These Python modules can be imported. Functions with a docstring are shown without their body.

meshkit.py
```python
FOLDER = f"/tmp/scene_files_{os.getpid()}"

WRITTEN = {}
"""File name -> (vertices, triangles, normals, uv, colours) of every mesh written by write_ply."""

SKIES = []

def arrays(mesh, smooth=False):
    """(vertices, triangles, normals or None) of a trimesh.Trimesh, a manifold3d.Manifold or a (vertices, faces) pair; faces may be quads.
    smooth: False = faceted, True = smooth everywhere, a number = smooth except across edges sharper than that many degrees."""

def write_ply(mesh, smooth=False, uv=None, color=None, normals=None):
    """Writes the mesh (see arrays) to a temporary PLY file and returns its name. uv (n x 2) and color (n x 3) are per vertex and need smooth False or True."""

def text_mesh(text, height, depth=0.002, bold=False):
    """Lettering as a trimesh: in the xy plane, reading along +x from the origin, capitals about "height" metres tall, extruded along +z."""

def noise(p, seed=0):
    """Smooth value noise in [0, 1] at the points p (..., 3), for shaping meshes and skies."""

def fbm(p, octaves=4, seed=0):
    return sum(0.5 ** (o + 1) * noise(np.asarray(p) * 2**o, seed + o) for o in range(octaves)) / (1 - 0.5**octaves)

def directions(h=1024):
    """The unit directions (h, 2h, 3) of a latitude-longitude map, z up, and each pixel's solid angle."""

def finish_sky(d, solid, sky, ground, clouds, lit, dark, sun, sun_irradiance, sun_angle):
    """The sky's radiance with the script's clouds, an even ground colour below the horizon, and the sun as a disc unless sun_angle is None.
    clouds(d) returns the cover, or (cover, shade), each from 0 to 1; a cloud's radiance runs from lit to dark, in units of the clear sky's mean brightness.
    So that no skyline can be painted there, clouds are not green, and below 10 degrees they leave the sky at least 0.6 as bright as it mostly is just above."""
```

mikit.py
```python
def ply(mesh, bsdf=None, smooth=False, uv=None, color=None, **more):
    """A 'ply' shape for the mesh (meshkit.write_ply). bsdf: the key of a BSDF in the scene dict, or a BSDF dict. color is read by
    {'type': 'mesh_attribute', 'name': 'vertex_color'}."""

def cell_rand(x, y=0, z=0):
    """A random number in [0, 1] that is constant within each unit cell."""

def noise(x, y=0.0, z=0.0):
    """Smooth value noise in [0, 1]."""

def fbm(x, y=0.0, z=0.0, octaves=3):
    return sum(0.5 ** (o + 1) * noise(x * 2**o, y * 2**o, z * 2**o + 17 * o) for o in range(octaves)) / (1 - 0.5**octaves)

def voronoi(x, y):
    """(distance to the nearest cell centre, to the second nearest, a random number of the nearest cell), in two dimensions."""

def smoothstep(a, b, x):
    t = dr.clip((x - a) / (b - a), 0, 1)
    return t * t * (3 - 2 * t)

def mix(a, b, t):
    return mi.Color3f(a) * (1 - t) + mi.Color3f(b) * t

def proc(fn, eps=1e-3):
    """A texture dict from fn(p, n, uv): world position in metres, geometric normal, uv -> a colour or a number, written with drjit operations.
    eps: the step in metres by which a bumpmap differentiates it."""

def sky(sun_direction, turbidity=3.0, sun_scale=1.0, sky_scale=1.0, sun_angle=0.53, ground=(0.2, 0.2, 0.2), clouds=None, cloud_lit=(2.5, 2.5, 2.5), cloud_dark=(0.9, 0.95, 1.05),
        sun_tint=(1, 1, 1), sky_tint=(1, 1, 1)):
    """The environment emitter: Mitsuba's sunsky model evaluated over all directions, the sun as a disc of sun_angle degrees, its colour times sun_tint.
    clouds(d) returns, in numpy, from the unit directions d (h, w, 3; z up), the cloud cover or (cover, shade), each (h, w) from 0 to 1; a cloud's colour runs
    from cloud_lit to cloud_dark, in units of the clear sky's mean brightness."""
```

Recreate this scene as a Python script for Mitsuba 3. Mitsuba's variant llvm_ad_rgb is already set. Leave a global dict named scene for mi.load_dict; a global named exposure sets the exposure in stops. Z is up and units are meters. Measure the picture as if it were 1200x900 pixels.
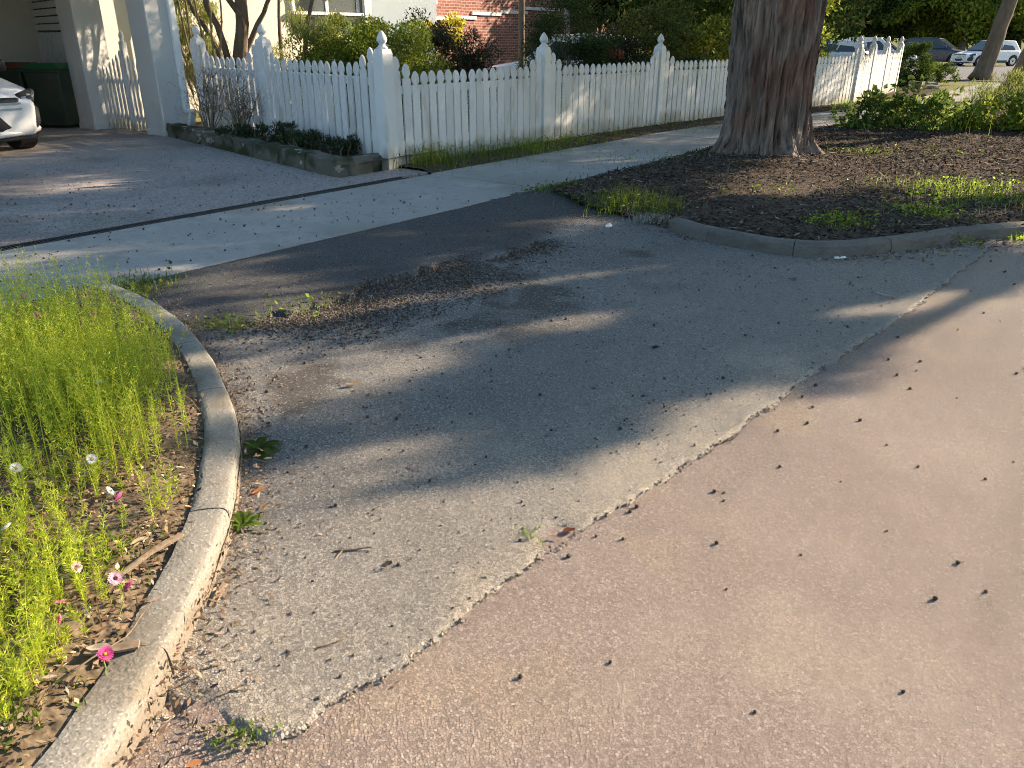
import math
import numpy as np, trimesh, shapely, manifold3d as m3
import drjit as dr, mitsuba as mi
import mikit, meshkit
from mikit import noise, fbm, voronoi, cell_rand, smoothstep, mix, proc
from scipy.interpolate import CubicSpline
from shapely.geometry import Polygon, LineString

T = mi.ScalarTransform4f
scene, labels = {}, {}

# ------------------------------------------------------------------ camera, sky, exposure
EYE_H, F_PX, PITCH, ROLL = 1.5, 915.0, math.radians(23.9), math.radians(0.15)
_f = np.array([0, math.cos(PITCH), -math.sin(PITCH)])
_u0 = np.array([0, math.sin(PITCH), math.cos(PITCH)])
_u = math.cos(ROLL) * _u0 - math.sin(ROLL) * np.array([1.0, 0, 0])
scene['camera'] = {'type': 'perspective', 'fov': math.degrees(2 * math.atan(600 / F_PX)), 'fov_axis': 'x', 'near_clip': 0.05, 'far_clip': 3000.0,
                   'to_world': T().look_at(origin=[0, 0, EYE_H], target=[0, float(_f[1]), float(EYE_H + _f[2])], up=_u.tolist())}
SUN_AZ, SUN_EL = math.radians(25.0), math.radians(24.0)
SUN = np.array([math.cos(SUN_EL) * math.cos(SUN_AZ), math.cos(SUN_EL) * math.sin(SUN_AZ), math.sin(SUN_EL)])
scene['sky'] = mikit.sky(SUN.tolist(), turbidity=3, sun_scale=1.0, sky_scale=0.8, sun_tint=(0.95, 0.98, 1.12), sky_tint=(1.0, 0.95, 0.88))
exposure = 3.62

# ------------------------------------------------------------------ frames and helpers
# e runs along the street (footpath, fences), n from the road towards the house
STREET = math.radians(52.0)
EV = np.array([math.cos(STREET), math.sin(STREET), 0]); NV = np.array([-math.sin(STREET), math.cos(STREET), 0])
ROT_EN = math.degrees(STREET)
def W(e, n, z=0.0): return EV * e + NV * n + np.array([0, 0, z])
def en(p):
    p = np.asarray(p, float)
    return p[..., 0] * EV[0] + p[..., 1] * EV[1], p[..., 0] * NV[0] + p[..., 1] * NV[1]
def en_to_w(e, n, z): return np.stack([e * EV[0] + n * NV[0], e * EV[1] + n * NV[1], z], -1)
def en_matrix(e, n, z=0.0, rot=0.0): return T().translate(W(e, n, z).tolist()).rotate([0, 0, 1], ROT_EN + rot)

def R(s): return np.random.default_rng(s)
count = {}
def numbered(name):
    count[name] = count.get(name, -1) + 1
    return name if count[name] == 0 else f'{name}_{count[name]:03d}'
def thing(name, label, cat, group=None):
    k = numbered(name); labels[k] = {'label': label, 'category': cat}
    if group: labels[k]['group'] = group
    return k
def part(parent, name, shape):
    k = numbered(parent + '__' + name); scene[k] = shape; return k
def one(name, label, cat, shape, group=None, kind=None):
    k = thing(name, label, cat, group); scene[k] = shape
    if kind: labels[k]['kind'] = kind
    return k
def struct(name, shape, label):
    k = numbered(name); scene[k] = shape; labels[k] = {'label': label, 'category': name.replace('_', ' '), 'kind': 'structure'}; return k
def holder(name, label):
    k = numbered(name); labels[k] = {'label': label, 'category': name.replace('_', ' '), 'kind': 'structure'}; return k
def put(shape, m): return {**shape, 'to_world': m}

def box(sx, sy, sz, c=(0, 0, 0), bevel=0.0):
    if bevel:
        h = [max(s / 2 - bevel, 1e-4) for s in (sx, sy, sz)]
        s = m3.Manifold.batch_hull([m3.Manifold.cube([2 * h[0] + 2 * bevel * (k == 0), 2 * h[1] + 2 * bevel * (k == 1), 2 * h[2] + 2 * bevel * (k == 2)], True) for k in range(3)]).translate(list(c))
        m = s.to_mesh(); return trimesh.Trimesh(m.vert_properties[:, :3], m.tri_verts, process=False)
    b = trimesh.creation.box([sx, sy, sz]); b.apply_translation(c); return b
def tm(man):
    m = man.to_mesh(); return trimesh.Trimesh(m.vert_properties[:, :3], m.tri_verts, process=False)
def cat(ms): return trimesh.util.concatenate(ms)
def hull_spheres(pts, r, seg=16):
    return m3.Manifold.batch_hull([m3.Manifold.sphere(r if np.isscalar(r) else r[i], seg).translate(list(map(float, p))) for i, p in enumerate(pts)])
def revolve(prof, sections=16): return trimesh.creation.revolve(np.array(prof, float), sections=sections)
def extrude(poly, h):
    return trimesh.creation.extrude_polygon(poly, h, engine='earcut')

def tube(pts, rad, sides=8, rough=0.0, seed=0):
    p = np.asarray(pts, float); rad = np.broadcast_to(rad, (len(p),)).astype(float)
    t = np.gradient(p, axis=0); t /= np.linalg.norm(t, axis=1, keepdims=True) + 1e-12
    ref = np.array([1.0, 0, 0]) if abs(t[0][0]) < 0.8 else np.array([0, 1.0, 0])
    a = np.zeros_like(p)
    for i in range(len(p)):
        ref = ref - t[i] * (ref @ t[i]); ref = ref / (np.linalg.norm(ref) + 1e-12); a[i] = ref
    b = np.cross(t, a); ang = np.arange(sides) * 2 * np.pi / sides
    v = p[:, None] + rad[:, None, None] * (np.cos(ang)[None, :, None] * a[:, None] + np.sin(ang)[None, :, None] * b[:, None])
    if rough:
        n = v - p[:, None]; n /= np.linalg.norm(n, axis=2, keepdims=True) + 1e-9
        v = v + n * ((meshkit.fbm(v * [9, 9, 2.5], 3, seed) - 0.5) * 2 * rough)[..., None]
    i, j = np.meshgrid(np.arange(len(p) - 1), np.arange(sides), indexing='ij')
    q = np.stack([i * sides + j, i * sides + (j + 1) % sides, (i + 1) * sides + (j + 1) % sides, (i + 1) * sides + j], -1).reshape(-1, 4)
    v = v.reshape(-1, 3); f = np.vstack([q[:, [0, 1, 2]], q[:, [0, 2, 3]]])
    e0 = len(v); v = np.vstack([v, p[:1], p[-1:]]); k = np.arange(sides); m = (len(p) - 1) * sides
    f = np.vstack([f, np.stack([(k + 1) % sides, k, k * 0 + e0], 1), np.stack([m + k, m + (k + 1) % sides, k * 0 + e0 + 1], 1)])
    return trimesh.Trimesh(v, f, process=False)
def wiggle(a, b, n, amp, seed):
    a, b = np.asarray(a, float), np.asarray(b, float); s = np.linspace(0, 1, n)[:, None]
    off = np.stack([meshkit.fbm(np.stack([s[:, 0] * 3, s[:, 0] * 0 + seed, s[:, 0] * 0 + k * 7.3], -1), 2, seed) - 0.5 for k in range(3)], -1)
    return a + (b - a) * s + off * 2 * amp * np.sin(np.pi * np.clip(s, 0.02, 1) * 0.5)

def unit(v): return v / (np.linalg.norm(v, axis=-1, keepdims=True) + 1e-12)
def rand_dirs(r, n): return unit(r.normal(size=(n, 3)))
def leaf_mesh(c, d, length, width, r, fold=0.25, side=None):
    """Rhombic leaves, folded along the midrib: base c, direction d."""
    n = len(c); d = unit(d)
    s = unit(np.cross(d, rand_dirs(r, n) if side is None else side)); nn = np.cross(d, s)
    L = np.broadcast_to(length, (n,))[:, None]; w = np.broadcast_to(width, (n,))[:, None]
    v = np.stack([c, c + d * L * .45 + s * w * .5 + nn * w * fold, c + d * L, c + d * L * .45 - s * w * .5 + nn * w * fold], 1).reshape(-1, 3)
    k = np.arange(n)[:, None] * 4
    return v, np.vstack([k + [0, 1, 2], k + [0, 2, 3]])
def leaf_colours(r, n, palette, jitter=0.18, per=4):
    pal = np.array(palette, float); c = pal[r.integers(0, len(pal), n)] * (1 + r.normal(size=(n, 1)) * jitter)
    c = np.clip(c * (1 + r.normal(size=(n, 3)) * 0.05), 0.004, 0.9); return np.repeat(c, per, 0)
def merge(parts):
    vs, fs, cs, o = [], [], [], 0
    for v, f, c in parts: vs.append(v); fs.append(f + o); cs.append(c); o += len(v)
    return np.vstack(vs), np.vstack(fs), np.vstack(cs)
def vc_ply(vfc, bsdf): return mikit.ply((vfc[0], vfc[1]), bsdf, color=vfc[2])

def clump_points(r, centres, radii, n):
    k = r.integers(0, len(centres), n); p = rand_dirs(r, n) * (r.random((n, 1)) ** 0.45)
    return centres[k] + p * radii[k][:, None] * [1, 1, .75], k
def crown(seed, centre, radius, clumps, n, length, width, palette, clump_r=(0.35, 0.8), droop=0.3, shell=0.5, keep=None):
    """Leaves gathered in clumps through an ellipsoid; gaps stay between the clumps."""
    r = R(seed); radius = np.broadcast_to(radius, (3,))
    d = rand_dirs(r, clumps); c = np.asarray(centre) + d * radius * (shell + (1 - shell) * r.random((clumps, 1))) 
    c += (meshkit.noise(d * 2.5 + seed, seed)[:, None] - .5) * radius * d * 0.5
    rad = r.uniform(*clump_r, clumps); p, k = clump_points(r, c, rad, n)
    if keep is not None:
        m = keep(p); p, k = p[m], k[m]; n = len(p)
    d = unit(rand_dirs(r, n) + [0, 0, -droop] + 0.5 * unit(p - c[k]))
    v, f = leaf_mesh(p, d, length * r.uniform(.7, 1.3, n), width * r.uniform(.7, 1.3, n), r)
    tone = np.repeat((0.75 + 0.5 * r.random(clumps))[k], 4)[:, None]
    return v, f, leaf_colours(r, n, palette) * tone

def grid_sheet(e0, e1, n0, n1, step, zfn, keep=None):
    es, ns = np.arange(e0, e1 + step / 2, step), np.arange(n0, n1 + step / 2, step)
    ee, nn = np.meshgrid(es, ns, indexing='ij'); e, n = ee.ravel(), nn.ravel()
    i, j = np.meshgrid(np.arange(len(es) - 1), np.arange(len(ns) - 1), indexing='ij'); a = (i * len(ns) + j).ravel()
    q = np.stack([a, a + len(ns), a + len(ns) + 1, a + 1], 1)
    if keep is not None:
        m = keep(e, n); q = q[m[q].all(1)]
    f = np.vstack([q[:, [0, 1, 2]], q[:, [0, 2, 3]]])
    used, inv = np.unique(f, return_inverse=True); e, n = e[used], n[used]
    return en_to_w(e, n, zfn(e, n)), inv.reshape(-1, 3)
def sheet_ply(vf, bsdf): return mikit.ply(vf, bsdf, smooth=True, uv=vf[0][:, :2])
def f2(e, n, s, o=4, seed=0): return meshkit.fbm(np.stack([e * s, n * s, e * 0 + 3.3], -1), o, seed)

# ------------------------------------------------------------------ materials
def rgb(*c): return {'type': 'rgb', 'value': list(c)}
VCOL = {'type': 'mesh_attribute', 'name': 'vertex_color'}
def two(b): return {'type': 'twosided', 'bsdf': b}
def bump(b, fn, scale, eps): return {'type': 'bumpmap', 'arbitrary': proc(fn, eps=eps), 'scale': scale, 'bsdf': b}
scene['leaf_thin'] = {'type': 'principledthin', 'base_color': VCOL, 'roughness': 0.45, 'diff_trans': 1.1, 'spec_trans': 0.0}
scene['grass_thin'] = {'type': 'principledthin', 'base_color': VCOL, 'roughness': 0.5, 'diff_trans': 1.4, 'spec_trans': 0.0}
scene['petal_thin'] = {'type': 'principledthin', 'base_color': VCOL, 'roughness': 0.6, 'diff_trans': 0.8, 'spec_trans': 0.0}
scene['chips'] = two({'type': 'principled', 'base_color': VCOL, 'roughness': 0.85, 'specular': 0.25})

def xy_en(p): return p.x * float(EV[0]) + p.y * float(EV[1]), p.x * float(NV[0]) + p.y * float(NV[1])
def stone_field(p):
    x, y = p.x, p.y
    d1, d2, w = voronoi(x * 135, y * 135); g = smoothstep(.02, .20, d2 - d1); f1, f2v, v = voronoi(x * 300 + 5, y * 300)
    return w, g, v
def stones(p, n, uv):
    w, g, v = stone_field(p); big = smoothstep(.35, .5, w)
    return g * big * (.35 + .65 * w) + .35 * v + .5 * noise(p.x * 35, p.y * 35)
def road_colour(p, n, uv):
    e, q = xy_en(p)
    c = mix((.215, .168, .147), (.30, .245, .218), fbm(p.x * 1.3, p.y * 1.3, 5, 4))
    sand = smoothstep(.45, .8, fbm(p.x * 1.9 + 9, p.y * 1.9, 2, 3)) * smoothstep(-.7, .9, q)
    c = mix(c, (.40, .34, .27), sand * .6); c = mix(c, (.31, .27, .24), smoothstep(3.5, 9, e) * .7)
    near = 1 - smoothstep(.0, .5, dr.abs(q - (1.3 - .085 * e) + .15)); c = mix(c, (.34, .27, .19), near * smoothstep(.45, .7, fbm(p.x * 4, p.y * 4, 6, 3)) * .5)
    w, g, v = stone_field(p)
    c = c * (.62 + .62 * w) * (.85 + .3 * v); c = mix(c, (.07, .05, .042), (1 - g) * .75); c = mix(c, (.44, .39, .34), smoothstep(.90, .97, w) * g * .55)
    tyre = smoothstep(.5, .8, fbm(e * .35 + 2, q * 2.6, 7, 3)); return c * (1 - .16 * tyre)
scene['red_asphalt'] = two(bump({'type': 'principled', 'base_color': proc(road_colour), 'roughness': 0.75, 'specular': 0.4}, stones, 0.0024, 0.0009))
def cross_colour(p, n, uv):
    e, q = xy_en(p)
    c = mix((.15, .145, .14), (.25, .241, .228), fbm(p.x * 1.6, p.y * 1.6, 1, 4))
    new = smoothstep(3.60, 3.78, q + .3 * (noise(p.x * 2.5, p.y * 2.5) - .5))
    c = mix(c, mix((.045, .045, .048), (.075, .075, .077), fbm(p.x * 3, p.y * 3, 3, 3)), new * .9)
    sand = smoothstep(.42, .72, fbm(p.x * 2.2, p.y * 2.2, 8, 4)) * (1 - smoothstep(1.2, 3.2, q)) * (1 - smoothstep(2.6, 6.5, e) * .6)
    edge = (1 - smoothstep(.0, .75, e - .55)) * (1 - smoothstep(1.4, 2.6, q))
    c = mix(c, (.37, .325, .265), dr.minimum(sand * .6 + .35 * (1 - smoothstep(1.3, 2.3, q)) + edge * .7 * noise(p.x * 9, p.y * 9, 3), .85))
    dirt = smoothstep(.5, .75, fbm(p.x * 3.1 + 4, p.y * 3.1, 2, 4)) * (1 - smoothstep(.5, 1.5, dr.abs(q - 3.3))); c = mix(c, (.06, .05, .04), dirt * .75)
    w, g, v = stone_field(p)
    c = c * (.55 + .75 * w) * (.82 + .36 * v); c = mix(c, (.028, .027, .026), (1 - g) * .75); c = mix(c, (.42, .40, .37), smoothstep(.86, .96, w) * g * .6 * (1 - new * .6))
    return c
scene['old_asphalt'] = two(bump({'type': 'principled', 'base_color': proc(cross_colour), 'roughness': 0.75, 'specular': 0.4}, lambda p, n, uv: stones(p, n, uv), 0.0030, 0.0009))

def conc_colour(p, n, uv):
    c = mix((.235, .228, .212), (.305, .295, .275), fbm(p.x * 1.2, p.y * 1.2, 3, 4))
    c = c * (.9 + .2 * noise(p.x * 60, p.y * 60)); spot = smoothstep(.70, .8, noise(p.x * 14, p.y * 14, 7)); c = mix(c, (.17, .155, .13), smoothstep(.5, .75, fbm(p.x * .8, p.y * .8, 9, 4)) * .5); c = mix(c, (.36, .345, .315), smoothstep(.55, .75, fbm(p.x * 2.3, p.y * 2.3, 5, 3)) * .4)
    return mix(c, (.20, .19, .17), spot * .45)
scene['path_concrete'] = two(bump({'type': 'principled', 'base_color': proc(conc_colour), 'roughness': 0.85, 'specular': 0.3}, lambda p, n, uv: fbm(p.x * 90, p.y * 90, p.z * 90, 2), 0.0012, 0.003))
def kerb_colour(p, n, uv):
    c = mix((.17, .162, .145), (.29, .275, .245), fbm(p.x * 3, p.y * 3, p.z * 3, 4)); a = noise(p.x * 210, p.y * 210, p.z * 210); b = noise(p.x * 120 + 5, p.y * 120, p.z * 120)
    c = mix(c, (.52, .50, .45), smoothstep(.66, .82, a) * .4); c = mix(c, (.08, .072, .06), smoothstep(.62, .82, b) * .5)
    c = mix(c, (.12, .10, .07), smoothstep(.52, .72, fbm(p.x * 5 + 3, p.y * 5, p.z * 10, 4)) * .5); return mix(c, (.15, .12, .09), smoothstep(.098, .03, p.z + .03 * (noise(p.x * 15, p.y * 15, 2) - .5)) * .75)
scene['kerb_concrete'] = two(bump({'type': 'principled', 'base_color': proc(kerb_colour), 'roughness': 0.9, 'specular': 0.25}, lambda p, n, uv: noise(p.x * 120 + 5, p.y * 120, p.z * 120) + .7 * noise(p.x * 210, p.y * 210, p.z * 210), 0.0016, 0.0014))
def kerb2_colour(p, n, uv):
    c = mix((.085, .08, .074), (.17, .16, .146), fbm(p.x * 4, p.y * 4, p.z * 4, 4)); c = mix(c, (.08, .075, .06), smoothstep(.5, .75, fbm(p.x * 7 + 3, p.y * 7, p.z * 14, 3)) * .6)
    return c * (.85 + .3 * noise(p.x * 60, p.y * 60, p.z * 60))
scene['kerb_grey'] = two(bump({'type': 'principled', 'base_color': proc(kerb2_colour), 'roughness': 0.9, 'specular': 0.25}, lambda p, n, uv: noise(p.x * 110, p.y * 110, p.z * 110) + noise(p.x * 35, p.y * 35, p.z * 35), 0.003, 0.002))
def agg_colour(p, n, uv):
    d1, d2, w = voronoi(p.x * 55, p.y * 55)
    c = mix((.15, .14, .135), (.36, .315, .29), w); c = mix(c, (.22, .20, .19), smoothstep(.35, .6, d1) * .6)
    c = mix(c, c * .72, smoothstep(.5, .75, fbm(p.x * .9, p.y * .9, 4, 3)))
    return c * (.9 + .2 * noise(p.x * 20, p.y * 20))
scene['pebble_drive'] = two(bump({'type': 'principled', 'base_color': proc(agg_colour), 'roughness': 0.75, 'specular': 0.35}, lambda p, n, uv: 1 - smoothstep(0, .6, voronoi(p.x * 55, p.y * 55)[0]), 0.003, 0.003))
def soil_colour(p, n, uv):
    c = mix((.05, .038, .03), (.105, .08, .06), fbm(p.x * 3, p.y * 3, p.z * 3, 4)); return c * (.7 + .6 * noise(p.x * 55, p.y * 55, p.z * 20))
def sandsoil_colour(p, n, uv):
    c = mix((.085, .064, .044), (.24, .185, .12), fbm(p.x * 2.5 + 4, p.y * 2.5, p.z * 3, 4)); return c * (.7 + .6 * noise(p.x * 70, p.y * 70, p.z * 20))
_sb = lambda p, n, uv: fbm(p.x * 40, p.y * 40, p.z * 40, 3)
scene['soil'] = two(bump({'type': 'principled', 'base_color': proc(soil_colour), 'roughness': 0.95, 'specular': 0.15}, _sb, 0.02, 0.004))
scene['sandy_soil'] = two(bump({'type': 'principled', 'base_color': proc(sandsoil_colour), 'roughness': 0.95, 'specular': 0.15}, _sb, 0.014, 0.004))
def verge_colour(p, n, uv):
    c = mix((.10, .115, .04), (.20, .18, .075), fbm(p.x * 1.2, p.y * 1.2, 3, 4)); return c * (.6 + .8 * noise(p.x * 25, p.y * 25))
scene['verge_ground'] = two({'type': 'principled', 'base_color': proc(verge_colour), 'roughness': 0.95, 'specular': 0.15})
scene['far_asphalt'] = two({'type': 'principled', 'base_color': proc(lambda p, n, uv: mix((.10, .10, .105), (.17, .165, .16), fbm(p.x * .5, p.y * .5, 1, 4))), 'roughness': 0.8, 'specular': 0.3})
def white_colour(p, n, uv):
    c = mix((.58, .59, .60), (.67, .67, .665), fbm(p.x * 3, p.y * 3, p.z * 1.2, 3)); g = smoothstep(.56, .78, fbm(p.x * 7, p.y * 7, p.z * 2 + 8, 4))
    c = mix(c, (.42, .40, .34), g * .55); low = smoothstep(.34, .08, p.z + .25 * (noise(p.x * 11, p.y * 11, p.z * 5) - .5))
    return mix(c, (.30, .27, .20), low * .65)
scene['white_paint'] = two(bump({'type': 'principled', 'base_color': proc(white_colour), 'roughness': 0.5, 'specular': 0.4}, lambda p, n, uv: noise(p.x * 90, p.y * 90, p.z * 6) + fbm(p.x * 15, p.y * 15, p.z * 8, 2), 0.0015, 0.003))
def render_colour(p, n, uv):
    c = mix((.50, .505, .50), (.57, .57, .56), fbm(p.x * 1.5, p.y * 1.5, p.z * 1.5, 4)); return mix(c, (.38, .36, .33), smoothstep(.55, .8, fbm(p.x * 5, p.y * 5, p.z * 1.2, 3)) * .35)
for k_, (tr, tg, tb) in enumerate([(.95, .955, .95), (.90, .90, .885), (1.0, 1.0, 1.01)]):
    scene[f'white_paint_{k_}'] = two(bump({'type': 'principled', 'base_color': proc((lambda tr, tg, tb: lambda p, n, uv: white_colour(p, n, uv) * mi.Color3f(tr, tg, tb))(tr, tg, tb)), 'roughness': 0.55, 'specular': 0.35}, lambda p, n, uv: noise(p.x * 90, p.y * 90, p.z * 6) + fbm(p.x * 15, p.y * 15, p.z * 8, 2), 0.0015, 0.003))
scene['grey_render'] = two(bump({'type': 'principled', 'base_color': proc(render_colour), 'roughness': 0.8, 'specular': 0.25}, lambda p, n, uv: fbm(p.x * 60, p.y * 60, p.z * 60, 2), 0.002, 0.003))
scene['tan_render'] = two({'type': 'principled', 'base_color': proc(lambda p, n, uv: mix((.30, .24, .18), (.38, .31, .24), fbm(p.x * 2, p.y * 2, p.z * 2, 3))), 'roughness': 0.85})
scene['cream_wall'] = two({'type': 'principled', 'base_color': proc(lambda p, n, uv: mix((.54, .51, .44), (.62, .59, .51), fbm(p.x, p.y, p.z, 3))), 'roughness': 0.8})
scene['blue_wall'] = two({'type': 'principled', 'base_color': proc(lambda p, n, uv: mix((.25, .31, .36), (.31, .37, .42), fbm(p.x, p.y, p.z, 3))), 'roughness': 0.8})
def brick_colour(p, n, uv):
    e, q = xy_en(p); row = dr.floor(p.z / .086); x = e / .24 + .5 * (row - 2 * dr.floor(row / 2)); fx, fz = x - dr.floor(x), p.z / .086 - row
    j = smoothstep(.0, .06, dr.minimum(fx, 1 - fx)) * smoothstep(.02, .14, dr.minimum(fz, 1 - fz)); w = cell_rand(dr.floor(x), row, 3)
    return mix((.42, .36, .31), mix((.17, .055, .045), (.29, .10, .075), w), j)
scene['red_brick'] = two({'type': 'principled', 'base_color': proc(brick_colour), 'roughness': 0.85})
scene['dark_glass'] = {'type': 'principled', 'base_color': rgb(.03, .035, .04), 'roughness': 0.06, 'specular': 0.7}
def bark_colour(p, n, uv):
    wx = p.x + .05 * (noise(p.x * 4, p.y * 4, p.z * 3) - .5); a = fbm(wx * 13, p.y * 13, p.z * 1.7, 5); b = fbm(p.x * 2.6 + 7, p.y * 2.6, p.z * 1.0, 4); g = fbm(p.x * 2.2, p.y * 2.2 + 4, p.z * .9, 3)
    c = mix((.075, .057, .048), (.265, .215, .18), smoothstep(.28, .72, a)); c = mix(c, (.24, .215, .20), smoothstep(.52, .78, g) * .4)
    c = mix(c, (.185, .085, .052), smoothstep(.5, .72, b) * .55); return c * (.8 + .4 * noise(wx * 70, p.y * 70, p.z * 6))
scene['bark'] = two(bump({'type': 'principled', 'base_color': proc(bark_colour), 'roughness': 0.9, 'specular': 0.2}, lambda p, n, uv: fbm(p.x * 38, p.y * 38, p.z * 5, 4), 0.045, 0.003))
scene['bark_plain'] = two({'type': 'principled', 'base_color': proc(lambda p, n, uv: mix((.085, .065, .05), (.22, .175, .135), fbm(p.x * 14, p.y * 14, p.z * 2.5, 4))), 'roughness': 0.9, 'specular': 0.2})
scene['twig_wood'] = two({'type': 'principled', 'base_color': proc(lambda p, n, uv: mix((.12, .09, .065), (.27, .21, .15), noise(p.x * 90, p.y * 90, p.z * 90))), 'roughness': 0.9, 'specular': 0.2})
scene['gumnut_wood'] = two({'type': 'principled', 'base_color': proc(lambda p, n, uv: mix((.035, .027, .022), (.085, .06, .045), noise(p.x * 200, p.y * 200, p.z * 200))), 'roughness': 0.85, 'specular': 0.2})
scene['timber'] = two({'type': 'principled', 'base_color': proc(lambda p, n, uv: mix((.13, .10, .08), (.22, .17, .13), fbm(p.x * 20, p.y * 20, p.z * 2, 3))), 'roughness': 0.85})
def stone_colour(p, n, uv):
    c = mix((.06, .058, .045), (.16, .148, .12), fbm(p.x * 5, p.y * 5, p.z * 7, 4)); moss = smoothstep(.42, .62, fbm(p.x * 4 + 5, p.y * 4, p.z * 4, 4))
    c = mix(c, (.028, .036, .016), moss * .85); return mix(c, (.34, .32, .28), smoothstep(.68, .76, fbm(p.x * 9, p.y * 9, p.z * 9 + 3, 3)) * .8)
scene['mossy_stone'] = two(bump({'type': 'principled', 'base_color': proc(stone_colour), 'roughness': 0.9, 'specular': 0.2}, lambda p, n, uv: fbm(p.x * 18, p.y * 18, p.z * 18, 4), 0.02, 0.004))
scene['grate_iron'] = two({'type': 'principled', 'base_color': rgb(.03, .03, .033), 'roughness': 0.5, 'metallic': 0.4})
scene['white_metal'] = two({'type': 'principled', 'base_color': rgb(.72, .73, .74), 'roughness': 0.4})
scene['bin_plastic'] = two({'type': 'principled', 'base_color': proc(lambda p, n, uv: mix((.016, .034, .024), (.026, .05, .035), fbm(p.x * 4, p.y * 4, p.z * 4, 3))), 'roughness': 0.45})
scene['lid_green'] = two({'type': 'principled', 'base_color': rgb(.02, .11, .045), 'roughness': 0.4})
scene['lid_red'] = two({'type': 'principled', 'base_color': rgb(.12, .04, .03), 'roughness': 0.4})
scene['lid_yellow'] = two({'type': 'principled', 'base_color': rgb(.55, .30, .04), 'roughness': 0.4})
scene['label_paper'] = two({'type': 'principled', 'base_color': rgb(.52, .55, .50), 'roughness': 0.7})
scene['rubber'] = two({'type': 'principled', 'base_color': rgb(.018, .018, .019), 'roughness': 0.8})
scene['alloy'] = two({'type': 'principled', 'base_color': rgb(.42, .43, .44), 'roughness': 0.3, 'metallic': 0.8})
scene['black_trim'] = two({'type': 'principled', 'base_color': rgb(.016, .016, .018), 'roughness': 0.35})
scene['lamp_glass'] = two({'type': 'principled', 'base_color': rgb(.45, .47, .49), 'roughness': 0.12, 'metallic': 0.5})
scene['tail_red'] = two({'type': 'principled', 'base_color': rgb(.25, .015, .012), 'roughness': 0.2})
def paint(r, g, b): return two({'type': 'principled', 'base_color': rgb(r, g, b), 'roughness': 0.3, 'clearcoat': 0.5, 'clearcoat_gloss': 0.92, 'specular': 0.5})
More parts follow.
